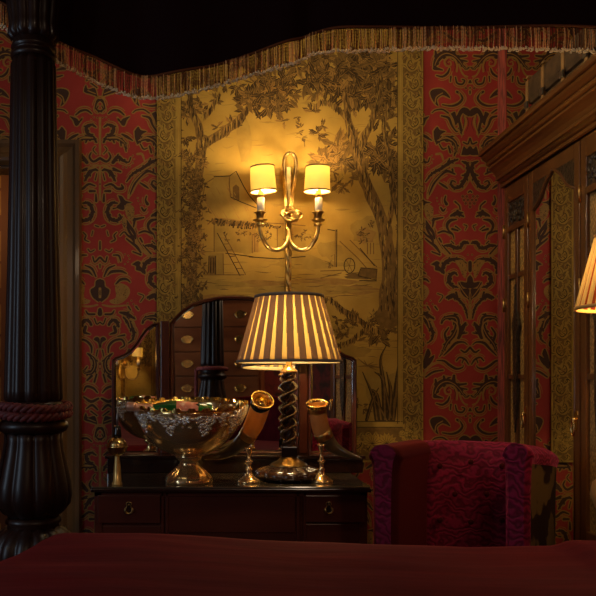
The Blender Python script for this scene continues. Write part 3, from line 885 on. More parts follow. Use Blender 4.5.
# ------------------------------------------------------------------ wall sconce
def sconce():
    Y = 3.40
    W_ = WALL - .012
    t = thing('wall_sconce', 'brass two-light wall sconce with a ribbon loop and cream shades, above the table lamp', 'wall light', (PX(288.5, Y), W_, PZ(245, Y)))
    mb = MB()
    # ribbon loop and twisted stem
    for s_ in (1, -1):
        pts = smoothpts([(289 + s_ * 1.0, 214), (289 + s_ * 2.2, 200), (289.6 + s_ * 4.6, 180), (290 + s_ * 5.8, 165), (290 + s_ * 4.2, 155.5), (290, 152.5)], 5)
        mb.tube([P(x, y, Y + .015 - .006 * s_) for x, y in pts], [.0075] * len(pts), 8)
        mb.tube([P(x + s_ * 1.5, y + 1, Y + .028) for x, y in pts], [.005] * len(pts), 6)
    for ph in (0, PI):
        pts = []
        for i in range(80):
            y = 214 + i * 1.3
            p = P(288.5, y, Y + .02)
            pts.append(p + Vector((.0085 * math.cos(ph + i * .32), .0085 * math.sin(ph + i * .32), 0)))
        mb.tube(pts, .0075, 7)
    mb.box(*[P(288.5, 250, Y + .03).x + d for d in (-.012, .012)], Y + .02, W_ , PZ(285, Y), PZ(165, Y), 0, .003)
    mb.build('stem', ['abrass'], t)
    mb = MB()
    for j in range(5):                                 # knot
        pts = []
        for i in range(25):
            a = 2 * PI * i / 24
            pts.append(P(291 + 11 * math.cos(a + j) * (1 - .09 * j), 215 + (3.5 + j * 1.1) * math.sin(a + j * 1.1) + 1.6 * math.sin(2 * a + j), Y - .015 + .014 * math.cos(2 * a + j * 1.3)))
        mb.tube(pts, .0042, 7)
    mb.build('knot', ['abrass'], t)
    for s_, ex, tilt in ((-1, 260.2, -.07), (1, 318.0, .02)):
        mb = MB()
        ya = Y - .075
        pts = smoothpts([(289, 228, Y + .01), (289 + s_ * 1.5, 242, Y - .01), (289 + s_ * 9, 249.5, Y - .03), (289 + s_ * 19, 248.5, Y - .055), (ex - s_ * 3.2, 240, ya), (ex - s_ * .2, 231, ya), (ex, 226, ya)], 6)
        mb.tube([P(*p) for p in pts], [.0105 - .002 * i / len(pts) for i in range(len(pts))], 10)
        c = P(ex, 226, ya)
        sc = ya / F
        mb.lathe([(3 * sc, 0), (4.3 * sc, 1 * sc), (3.2 * sc, 3.4 * sc), (2.2 * sc, 4 * sc)], 16, c)
        mb.build('arm', ['abrass'], t)
        mb = MB(); c = P(ex, 222, ya)
        mb.lathe([(1.5 * sc, -.5 * sc), (5.2 * sc, .6 * sc), (7.2 * sc, 1.8 * sc), (7.2 * sc, 2.2 * sc), (3 * sc, 1.5 * sc)], 20, c)
        mb.lathe([(2.6 * sc, 1.5 * sc), (3.7 * sc, 4 * sc), (4.2 * sc, 8.2 * sc), (6 * sc, 9.4 * sc), (6 * sc, 10 * sc), (3.4 * sc, 10 * sc)], 20, c)
        mb.build('drip_pan', ['abrass'], t)
        mb = MB(); c = P(ex + .6, 212, ya)
        mb.lathe([(3.6 * sc, 0), (3.8 * sc, 5 * sc), (3.7 * sc, 14 * sc), (2.4 * sc, 14.4 * sc)], 18, c)
        mb.build('candle_tube', ['candle'], t)
        mb = MB(); c = P(ex + .6, 198, ya)
        mb.lathe([(3 * sc, 0), (3.3 * sc, 3 * sc), (2.2 * sc, 7 * sc), (1.6 * sc, 9 * sc)], 14, c)
        mb.build('lamp_holder', ['abrass'], t)
        mb = MB(); bc = P(ex + (2.2 if s_ < 0 else -.2), 182, ya)
        mb.lathe([(1.2 * sc, -7 * sc), (2.6 * sc, -3 * sc), (2.9 * sc, 0), (1.8 * sc, 4 * sc), (.3 * sc, 8 * sc)], 12, bc)
        mb.build('bulb', ['bulb'], t)
        c = P(ex + (2.6 if s_ < 0 else -.6), 179, ya)
        rot = Matrix.Rotation(tilt, 4, 'Y') @ Matrix.Rotation(.05, 4, 'X')
        mb = MB()
        h = 12 * sc
        n = 40
        mb.lathe([(13.0 * sc, -h), (11.9 * sc, h)], n, c, 0, mtx=rot, caps=False)
        sh = mb.build('lamp_shade', ['shadew'], t)
        for zz, rr in ((-h, 13.05), (h, 11.95)):
            for i in range(1):
                mb = MB(); mb.lathe([(rr * sc, zz - .8 * sc), (rr * sc + .0016, zz - .8 * sc), (rr * sc + .0016, zz + .6 * sc), (rr * sc, zz + .6 * sc), (rr * sc, zz - .8 * sc)], n, c, 0, mtx=rot, caps=False)
                mb.build('shade_trim', ['strim'], sh)
        mb = MB()
        for i in range(3):
            a = i * 2 * PI / 3
            mb.tube([c + rot @ Vector((0, 0, h * .98)), c + rot @ Vector((11.7 * sc * math.cos(a), 11.7 * sc * math.sin(a), h * .95))], .0009, 5)
        mb.tube([c + rot @ Vector((0, 0, h * .95)), c + rot @ Vector((0, 0, h * 1.18))], .0022, 6)
        mb.build('shade_carrier', ['abrass'], sh)
    return t
scn = sconce()
def copy_tree(o, parent=None):
    c = o.copy(); C.objects.link(c)
    if parent: c.parent = parent
    for ch in list(o.children): copy_tree(ch, c)
    return c
sc2 = copy_tree(scn)
sc2.location = (1.585, YF + .013, 1.20); sc2.rotation_euler = (0, 0, PI)
sc2['label'] = 'brass two-light sconce behind the viewer, seen only reflected in the left mirror wing'
def point(name, loc, power, col=(1, .62, .27), r=.02):
    l = bpy.data.lights.new(name, 'POINT'); l.energy = power; l.color = col; l.shadow_soft_size = r
    o = bpy.data.objects.new(name, l); C.objects.link(o); o.location = loc
    return o
SCP = 4.6
WARM = (1, .715, .33)
for ex in (262.6, 317.6):
    for yy in (168.5, 189.5): point('sconce_light', P(ex, yy, 3.325), SCP, WARM, .012)
    p = P(ex, 180, 3.325)
    q = Vector((1.585 - (p.x - scn.location.x), YF + .013 + (scn.location.y - p.y), 1.20 + p.z - scn.location.z))
    point('far_sconce_light', q, SCP * 6, WARM, .012)

# ------------------------------------------------------------------ dressing table
YD, ZD = 2.85, 1.2 - 110 / F * 2.85
dx0, dx1 = PX(90.5, YD), PX(371.5, YD)
t = thing('dressing_table', 'long mahogany dressing table with glass-covered top and small brass-handled drawers', 'dressing table', ((dx0 + dx1) / 2, 3.15, 0))
yb = 3.47
mb = MB()
b0, b1 = dx0 + .012, dx1 - .012
zt = ZD - .022
mb.box(b0, b1, YD + .03, yb, .28, zt, 0, .003)
for x in (b0, PX(160.5, YD), PX(165, YD), PX(297, YD), PX(304, YD), b1 - .03):
    mb.box(x, x + (.03 if x in (b0, b1 - .03) else .012), YD + .018, YD + .04, .28, zt, 0, .002)
mb.box(b0, b1, YD + .018, YD + .04, zt - .018, zt, 0, .002)
mb.build('carcase', ['mahh'], t)
mb = MB()
mb.box(dx0, dx1, YD, yb + .01, ZD - .022, ZD - .007, 0, .004)
tp = mb.build('table_top', ['mahd'], t)
mb = MB(); mb.box(dx0 + .004, dx1 - .004, YD + .003, yb, ZD - .007, ZD, 0, .002); mb.build('glass_sheet', ['glasstop'], tp)
def handle(cx, cy, cz, parent, sc=1., name='handle', axis='y'):
    mb = MB()
    def L(u, v, w): return (cx + u * sc, cy - w * sc, cz + v * sc) if axis == 'y' else ((cx + w * sc, cy + u * sc, cz + v * sc))
    out = [(0, .034), (.010, .032), (.013, .024), (.008, .017), (.012, .008), (.020, .002), (.021, -.010), (.014, -.02), (.006, -.017), (0, -.022)]
    full = out + [(-u, v) for u, v in reversed(out[:-1])]
    mb.prism([L(u * .8, v * .9, .0005) for u, v in full], Vector(L(0, 0, .003)) - Vector(L(0, 0, 0)), 1)
    mb.tube([L(u, v, .004) for u, v in full + full[:1]], .0022 * sc, 6)
    pts = [L(.017 * math.cos(a), .002 + .022 * math.sin(a), .010 + .004 * abs(math.cos(a))) for a in [PI + PI * i / 10 for i in range(11)]]
    mb.tube(pts, .0026 * sc, 7)
    for q in ((0, .022), (-.016, .002), (.016, .002)): mb.sphere(L(q[0], q[1], .006), .0055 * sc, 0, 1)
    return mb.build(name, ['abrass', 'mahd'], parent)
for pa, pb, ya, ybm, h in ((97, 160, 496, 524, 1), (306, 366, 496, 523, 1), (166, 296, 496, 534, 0), (306, 366, 525, 560, 0), (97, 160, 527, 560, 0)):
    mb = MB(); mb.box(PX(pa, YD), PX(pb, YD), YD + .012 if h else YD + .022, YD + .04, PZ(ybm, YD), PZ(ya, YD), 0, .003)
    d = mb.build('drawer', ['mahh'], t)
    if h:
        handle(PX((128.6 if pa < 200 else 329), YD), YD + .011, PZ(509.5, YD), d, .82)
for x in (b0, b1 - .05):
    for y in (YD + .04, yb - .06):
        mb = MB(); mb.box(x, x + .05, y, y + .05, 0, .28, 0, .004); mb.build('leg', ['mahd'], t)

# ------------------------------------------------------------------ triple mirror
YM = 3.345
def ray_on(px, py, p0, n):
    o = Vector((0, 0, EYE)); d = Vector(((px - CX) / F, 1, (CY - py) / F))
    return o + d * ((Vector(p0) - o).dot(n) / d.dot(n))
t = thing('dressing_mirror', 'three-panel mahogany dressing mirror with arched top and hinged wings', 'mirror', (PX(234, YM), YM, ZD))
def panel(outline, p0, n, parent, name, fw):
    pl = [ray_on(x, y, p0, n) for x, y in outline]
    cx = sum(x for x, y in outline) / len(outline); cy = sum(y for x, y in outline) / len(outline)
    def inset(d):                                     # inward offset in picture units
        out = []
        m = len(outline)
        for i in range(m):
            a, b, c = outline[i - 1], outline[i], outline[(i + 1) % m]
            e1 = Vector((b[0] - a[0], b[1] - a[1])).normalized(); e2 = Vector((c[0] - b[0], c[1] - b[1])).normalized()
            n1, n2 = Vector((-e1.y, e1.x)), Vector((-e2.y, e2.x))
            if n1.dot(Vector((cx - b[0], cy - b[1]))) < 0 and n2.dot(Vector((cx - b[0], cy - b[1]))) < 0: pass
            bis = (n1 + n2)
            if bis.length < 1e-4: bis = n1
            bis.normalize()
            s_ = d / max(bis.dot(n1), .5)
            out.append((b[0] + bis.x * s_ * orient, b[1] + bis.y * s_ * orient))
        return out
    area = sum(outline[i - 1][0] * outline[i][1] - outline[i][0] * outline[i - 1][1] for i in range(len(outline)))
    orient = 1 if area > 0 else -1
    inn, inn2 = inset(fw), inset(fw + 1.8)
    q1 = [ray_on(x, y, p0, n) for x, y in inn]; q2 = [ray_on(x, y, p0, n) for x, y in inn2]
    m = len(pl)
    mb = MB()                                          # frame: rounded ring standing proud of the glass
    back = [p - n * .012 for p in pl]; midp = [p + n * .008 for p in pl]; top = [(a + b) / 2 + n * .012 for a, b in zip(pl, q1)]; inr = [p + n * .005 for p in q1]; inb = [p - n * .004 for p in q1]
    rings = [back, midp, top, inr, inb]
    vs = [p for r in rings for p in r]
    fs = []
    for r in range(len(rings) - 1):
        for i in range(m):
            j = (i + 1) % m
            fs.append((r * m + i, r * m + j, (r + 1) * m + j, (r + 1) * m + i))
    fs.append(tuple(range(m)))
    mb.add(vs, fs, 0, False)
    fr = mb.build(name, ['mah'], parent)
    mb = MB()
    mb.add(q2, [tuple(range(m))], 0, False)
    b_ = [p - n * .0016 for p in q1]
    mb.add(q2 + b_, [(i, (i + 1) % m, m + (i + 1) % m, m + i) for i in range(m)], 1, False)
    mb.build('mirror_glass', ['mirror', 'bevelglass'], fr)
    return fr
def nrm(yaw, tilt=0.):
    return Vector((math.sin(R(yaw)) * math.cos(R(tilt)), -math.cos(R(yaw)) * math.cos(R(tilt)), -math.sin(R(tilt)))).normalized()
arch = [(170, 454), (170, 324), (173, 319), (181, 311), (192, 303.5), (205, 299), (219, 296.5), (234, 296)]
arch = arch + [(468 - x, y) for x, y in reversed(arch[:-1])]
nC = nrm(-4.2, -1.5)
panel(arch, P(234, 380, YM), nC, t, 'centre_panel', 2.4)
wing = [(112, 455), (112, 360), (115.5, 357), (123, 354.5), (130, 350), (136, 343), (141, 335), (146.5, 328), (152.5, 323.5), (159.5, 322), (159.5, 455)]
panel(wing, P(160, 380, YM), nrm(15), t, 'wing_panel', 2.2)
wing2 = [(468 - x, y) for x, y in wing]
panel(wing2, P(308, 380, YM - .01), nrm(14), t, 'wing_panel', 2.2)
for x in (165, 303):
    mb = MB(); mb.box(PX(x - 4.2, YM), PX(x + 4.2, YM), YM - .008, YM + .03, ZD + .08, PZ(321, YM), 0, .003); mb.build('hinge_post', ['mah'], t)
mb = MB()
mb.box(PX(108, 3.29), PX(362, 3.29), 3.265, 3.44, ZD, PZ(458, 3.29), 0, .004)
mb.box(PX(106, 3.29), PX(364, 3.29), 3.255, 3.445, PZ(458, 3.29), PZ(455, 3.29), 0, .002)
mb.build('plinth', ['mahd'], t)

# ------------------------------------------------------------------ table lamp
YL = 3.06; sl = YL / F
LX = PX(289, YL)
t = thing('table_lamp', 'table lamp with dark barley-twist column and pleated gold shade on the dressing table', 'lamp', (LX, YL, ZD))
def Z(py, Y=YL): return PZ(py, Y)
mb = MB()
zb = ZD + .012
fn = lambda a, k, z: 1 - .05 * abs(math.sin(4 * a)) ** 8 if k < 6 else 1
zt_ = Z(468)
mb.lathe([(.085, zb - .004), (.138, zb), (.144, zb + .012), (.142, zb + .022), (.125, zb + .034), (.08, zb + .047), (.076, zb + .05)], 96, (LX, YL, 0), 0, lambda a, k, z: 1 - .07 * max(0, abs(math.cos(5 * a)) - .82) / .18)
for i in range(8):
    a = PI / 8 + i * PI / 4
    mb.sphere((LX + .105 * math.cos(a), YL + .105 * math.sin(a), ZD + .007), .011, 0, 1, (1, 1, .64))
bs = mb.build('base', ['twist'], t)
mb = MB()
mb.lathe([(.078, zb + .048), (.074, zb + .055), (.05, zb + .067), (.036, zb + .08), (.034, zb + .084)], 40, (LX, YL, 0), 0)
mb.build('base_cap', ['abrass'], bs)
zc0, zc1 = zb + .084, Z(373)
mb = MB()
mb.box(LX - .033, LX + .033, YL - .033, YL + .033, zc0, zc0 + .045, 0, .005)
mb.build('plinth_block', ['black'], bs)
mb = MB()
zz0 = zc0 + .045
n, m = 36, 110
vs, fs = [], []
for kk in range(m + 1):
    z = zz0 + (zc1 - zz0) * kk / m
    ph = (z - zz0) / .100 * 2 * PI
    e = min(1, min(kk, m - kk) / 8)
    for i in range(n):
        a = 2 * PI * i / n
        r = .0245 + .0155 * e * math.cos(2 * (a - ph)) 
        vs.append((LX + r * math.cos(a), YL + r * math.sin(a), z))
for kk in range(m):
    for i in range(n):
        j = (i + 1) % n
        fs.append((kk * n + i, kk * n + j, (kk + 1) * n + j, (kk + 1) * n + i))
mb.add(vs, fs); mb.build('twisted_column', ['twist'], t)
mb = MB()
mb.lathe([(.02, Z(374)), (.036, Z(372.5)), (.037, Z(371)), (.028, Z(369)), (.014, Z(367)), (.012, Z(358)), (.017, Z(355)), (.017, Z(340)), (.008, Z(338))], 24, (LX, YL, 0))
mb.build('collar', ['brass'], t)
mb = MB(); mb.lathe([(.008, Z(338)), (.026, Z(330)), (.03, Z(325)), (.02, Z(317)), (.001, Z(313))], 16, (LX, YL, 0)); mb.build('bulb', ['bulb'], t)
rb, rt, zbm, ztp = 51.0 * sl, 33 * sl, Z(361.5), Z(297)
mb = MB()
NP, q = 27, 24
vs, fs, mi = [], [], []
rows = 10
N = NP * q
for r in range(rows + 1):
    f = r / rows
    rad, z = rb + (rt - rb) * f, zbm + (ztp - zbm) * f
    for i in range(N):
        ph = (i % q) / q
        a = 2 * PI * (i + q * .25) / N
        # narrow valley of single silk, raised fold elsewhere
        th = .40 - .20 * f
        d = 0 if ph < th else .006 * (1 - .4 * f) * min(1, (ph - th) * 12, (1 - ph) * 14 + .2)
        vs.append((LX + (rad + d) * math.cos(a), YL + (rad + d) * math.sin(a), z))
for r in range(rows):
    for i in range(N):
        j = (i + 1) % N
        fs.append((r * N + i, r * N + j, (r + 1) * N + j, (r + 1) * N + i)); mi.append(0 if (i % q) / q < .40 - .20 * r / rows else 1)
for f_, m_ in zip(fs, mi): mb.f.append(list(f_)); mb.m.append(m_); mb.sm.append(False)
mb.v = vs
sh = mb.build('lamp_shade', ['shadeg', 'shadem'], t)
for rr, z, h in ((rb, zbm, .010), (rt, ztp, .012)):
    mb = MB(); mb.lathe([(rr + .001, z - h / 2), (rr + .0085, z - h / 2), (rr + .0075, z + h / 2), (rr + .001, z + h / 2), (rr + .001, z - h / 2)], 90, (LX, YL, 0), caps=False)
    mb.build('shade_trim', ['shadetrim'], sh)
mb = MB()
mb.lathe([(rb - .0015, zbm - .006), (rb - .004, zbm - .0055), (rb - .006, zbm + .012), (rb - .003, zbm + .012)], 90, (LX, YL, 0), caps=False)
mb.build('shade_lining', ['cream'], sh)
mb = MB()
for i in range(3):
    a = .5 + i * 2 * PI / 3
    mb.tube([(LX, YL, ztp - .02), (LX + rt * math.cos(a), YL + rt * math.sin(a), ztp - .004)], .0015, 6)
mb.tube([(LX, YL, Z(340)), (LX, YL, ztp - .018)], .0018, 6)
mb.build('shade_carrier', ['brass'], sh)
point('table_lamp_light', (LX, YL, Z(334)), 27, WARM, .025)

# ------------------------------------------------------------------ punch bowl and bottles
YB = 2.985; sb = YB / F
BX = PX(189, YB)
t = thing('punch_bowl', 'large footed silver punch bowl with grapevine relief, holding two bottles', 'punch bowl', (BX, YB, ZD))
zB = lambda py: ZD + (485 - py) * sb
mb = MB()
rim = zB(409)
outer = [(8, 458.5), (22, 455), (34, 448), (43.5, 438), (49.5, 426), (52, 416), (52.5, 409)]
inner = [(51, 409), (50, 418), (46, 431), (38, 443), (24, 450), (2, 452)]
prof = [(r * sb, zB(y)) for r, y in smoothpts([(a, b) for a, b in outer], 4)] + [(r * sb, zB(y)) for r, y in smoothpts(inner, 4)]
mb.lathe(prof, 72, (BX, YB, 0), 0, caps=False)
def tip(mb):
    zp = zB(458)
    mb.v = [(x, y, z + (y - YB) * .075 * min(1, max(0, (z - zp) / (rim - zp)))) for x, y, z in mb.v]
    return mb
bowl = tip(mb).build('bowl', ['silver'], t)
mb = MB()
vs, fs = [], []
N = 192
for i in range(N):
    a = 2 * PI * i / N
    w = (i % 8) / 8
    h = (1.3 + (2.4 if .12 < w < .62 else 0)) * sb
    fl = 1.03 + .012 * math.sin(a * 24)
    for rr, zz in ((51.2, rim - .004), (52.8 * fl, rim + .001), (52.9 * fl, rim + h), (50.9 * fl, rim + h), (50.6, rim - .004)):
        vs.append((BX + rr * sb * math.cos(a), YB + rr * sb * math.sin(a), zz))
for i in range(N):
    j = (i + 1) % N
    for c in range(4): fs.append((i * 5 + c, j * 5 + c, j * 5 + c + 1, i * 5 + c + 1))
mb.add(vs, fs, 0, False); tip(mb).build('scalloped_rim', ['gilt'], t)
mb = MB()
rnd = random.Random(5)
def bowl_r(py):
    for (r1, y1), (r2, y2) in zip(outer, outer[1:]):
        if y2 <= py <= y1: return r1 + (r2 - r1) * (y1 - py) / (y1 - y2)
    return 52.5
for i in range(9):
    a0 = 2 * PI * i / 9 + .18
    for rr in range(8):
        for c in range(-(8 - rr) // 2, (8 - rr) // 2 + 1):
            py = 415.5 + rr * 2.4 + rnd.uniform(-1.5, 1.5)
            a = a0 + (c + .5 * (rr % 2)) * .052 + rnd.uniform(-.012, .012)
            r = bowl_r(py)
            mb.sphere((BX + (r + .4) * sb * math.cos(a), YB + (r + .4) * sb * math.sin(a), zB(py)), rnd.uniform(1.2, 1.8) * sb, 0, 1)
    for j in range(26):                                # vine leaves
        a = a0 + PI / 9 + rnd.gauss(0, .15); py = 411 + abs(rnd.gauss(0, 5.5))
        r = bowl_r(py)
        mb.sphere((BX + (r + .3) * sb * math.cos(a), YB + (r + .3) * sb * math.sin(a), zB(py)), rnd.uniform(1.4, 2.9) * sb, 0, 1, (1, 1, rnd.uniform(.35, 1)))
tip(mb).build('grapevine_relief', ['silverrel'], bowl)
mb = MB()
pf = [(23.5, 485), (24, 483), (23, 480), (21, 477.5), (15, 472), (10.5, 468), (9.5, 464), (12, 461.5), (14.5, 459), (12, 456.5)]
mb.lathe([(r * sb, zB(y)) for r, y in pf], 64, (BX, YB, 0), 0, lambda a, k, z: 1 + (.025 * math.cos(12 * a) if 1 < k < 5 else 0))
mb.build('foot', ['silver'], t)
def bottle(name, label, base, axis, foil, lab, s_=1.):
    t = thing(name, label, 'bottle', base, 'bottles in the punch bowl')
    ax = Vector(axis).normalized()
    q = Vector((0, 0, 1)).rotation_difference(ax).to_matrix().to_4x4()
    mb = MB(); mb.lathe([(r * s_, z * s_) for r, z in [(.038, 0), (.042, .006), (.042, .15), (.040, .175), (.030, .205), (.020, .232), (.0165, .25)]], 32, base, 0, mtx=q); mb.build('glass_body', ['bottle'], t)
    mb = MB(); mb.lathe([(r * s_, z * s_) for r, z in [(.0195, .228), (.0175, .25), (.0155, .30), (.0155, .308), (.0185, .31), (.0188, .318), (.0172, .322), (.0175, .335), (.014, .343), (.001, .345)]], 28, base, 0, mtx=q, fn=lambda a, k, z: 1 + .02 * math.sin(a * 7 + k)); mb.build('foil', [foil], t)
    mb = MB(); mb.lathe([(r * s_, z * s_) for r, z in [(.0426, .06), (.0426, .148)]], 32, base, 0, mtx=q, caps=False); mb.build('paper_label', [lab], t)
    return t
# neck out over the left rim, body sunk towards the right
tipp = P(126, 406, 2.90); mid_ = P(190, 412.5, 2.93)
ax = (tipp - mid_).normalized()
base = tipp - ax * .345 * 1.0
bottle('champagne_bottle', 'champagne bottle with rose foil neck lying over the left rim of the punch bowl', base, ax, 'foil', 'label')
base2 = P(214, 417, 3.10); tip2 = P(196, 405.5, 2.90)
bottle('champagne_bottle', 'dark-foiled bottle half hidden in the middle of the punch bowl', base2, tip2 - base2, 'darkfoil', 'label', .62)

# ------------------------------------------------------------------ drinking horns
def horn(label, path, mouth_dir, base_px, base_py, Yb, stem_top, dark_mouth):
    Yb_ = Yb; s_ = Yb / F
    bx = PX(base_px, Yb)
    t = thing('drinking_horn', label, 'drinking horn', (bx, Yb, ZD), 'silver-mounted drinking horns')
    pts = smoothpts(path, 7)
    P3 = [P(x, y, Y) for x, y, r, Y in pts]
    rad = [r * Y / F for x, y, r, Y in pts]
    n = len(P3)
    # body in two tones: amber near the mouth, dark towards the tip
    cut = int(n * .42)
    mb = MB()
    mb.tube(P3[:cut + 1], rad[:cut + 1], 28, 0, caps=False)
    mb.tube(P3[cut:], rad[cut:], 28, 1, caps=False)
    mb.sphere(P3[-1], rad[-1] * 1.02, 1, 1)
    hb = mb.build('horn', ['horn', 'hornd'], t)
    # mount at the mouth
    d = Vector(mouth_dir).normalized()
    q = Vector((0, 0, 1)).rotation_difference(d).to_matrix().to_4x4()
    r0 = rad[0]
    mb = MB()
    mb.lathe([(r0 * .99, -.034), (r0 * 1.04, -.032), (r0 * 1.04, -.012), (r0 * 1.10, -.010), (r0 * 1.14, -.002), (r0 * 1.24, .003), (r0 * 1.26, .006), (r0 * 1.2, .0075), (r0 * 1.05, .001), (r0 * .97, -.014), (r0 * .93, -.040), (r0 * .1, -.046)], 44, P3[0], 0, mtx=q, caps=False)
    rmn = mb.build('mouth_rim', ['gilt'], t)
    mb = MB()
    mb.lathe([(r0 * 1.05, -.033), (r0 * 1.075, -.031), (r0 * 1.075, -.011), (r0 * 1.05, -.009)], 44, P3[0], 0, mtx=q, caps=False)
    mb.build('collar', ['darkfoil' if dark_mouth else 'abrass'], rmn)
    # strap round the middle and the stand
    ci = int(n * .46)
    tdir = (P3[ci + 1] - P3[ci - 1]).normalized()
    q = Vector((0, 0, 1)).rotation_difference(tdir).to_matrix().to_4x4()
    mb = MB(); rr = rad[ci]
    mb.lathe([(rr * 1.0, -.017), (rr * 1.10, -.015), (rr * 1.0 + .001, 0), (rr * 1.0 + .001, .012), (rr * .97, .016)], 30, P3[ci], 0, mtx=q, caps=False)
    mb.build('band', ['abrass'], t)
    zt = PZ(stem_top, Yb)
    H = zt - ZD
    mb = MB()
    mb.lathe([(.046, ZD), (.048, ZD + .004), (.044, ZD + .010), (.030, ZD + .020), (.017, ZD + .030), (.011, ZD + .045), (.015, ZD + .052), (.008, ZD + .060), (.009, ZD + .075), (.015, ZD + .084), (.016, ZD + .088), (.008, ZD + .095), (.007, ZD + H * .8), (.012, ZD + H * .86), (.013, ZD + H * .92), (.020, zt)], 28, (bx, Yb, 0))
    mb.build('stand', ['silver'], t)
horn('amber drinking horn left of the table lamp, its gilt mouth turned to the viewer',
     [(262.2, 400.5, 9.6, 2.93), (258.5, 412, 9.8, 2.97), (253, 426, 9.6, 3.005), (245, 439, 8.2, 3.03), (233, 449.5, 6.2, 3.05), (219, 455.5, 4.2, 3.065), (205, 457.5, 2.3, 3.075)],
     (.22, -.62, .62), 249, 480, 2.93 + .045, 447, True)
horn('drinking horn right of the table lamp, its mouth upright and dark tip curling outward',
     [(317.2, 404.5, 8.9, 3.0), (318.2, 414, 8.6, 3.01), (320.5, 427, 8.8, 3.02), (325.5, 438, 8.3, 3.03), (333.5, 447, 6.3, 3.04), (345, 453.5, 4.0, 3.05), (361, 458.5, 1.3, 3.05)],
     (-.06, -.36, .93), 321.5, 480, 2.985, 444, False)

# ------------------------------------------------------------------ brass ball ornament
YO = 2.905; so = YO / F
ox = PX(117.2, YO)
t = thing('ball_ornament', 'brass ball on tapered stem with thin upright rod, left end of the dressing table', 'ornament', (ox, YO, ZD))
zo = lambda py: ZD + (485 - py) * so
mb = MB(); mb.lathe([(5.2 * so, ZD), (5.2 * so, zo(483)), (4.2 * so, zo(482)), (3.6 * so, zo(470)), (2.4 * so, zo(456)), (2.2 * so, zo(454))], 28, (ox, YO, 0)); mb.build('stem', ['gilded'], t)
mb = MB()
pr = [(10 * so * math.sin(PI * q / 24), zo(446.7) - 10 * so * math.cos(PI * q / 24)) for q in range(25)]
pr = pr[:12] + [(10.7 * so, zo(447.3)), (10.7 * so, zo(446.3))] + pr[13:]
mb.lathe([(max(r, .0004), z) for r, z in pr], 40, (ox, YO, 0))
mb.build('ball', ['brass'], t)
mb = MB(); mb.lathe([(3.9 * so, zo(437)), (4.2 * so, zo(434)), (3.6 * so, zo(431)), (3.6 * so, zo(427.5)), (2.6 * so, zo(426)), (1 * so, zo(426))], 20, (ox, YO, 0), fn=lambda a, k, z: 1 + .06 * math.cos(8 * a)); mb.build('collar', ['black'], t)
mb = MB(); mb.tube([(ox, YO, zo(427)), (ox, YO, zo(418)), (ox + .001, YO, zo(408.5))], [.0045, .0042, .0022], 10); mb.build('rod', ['steel'], t)

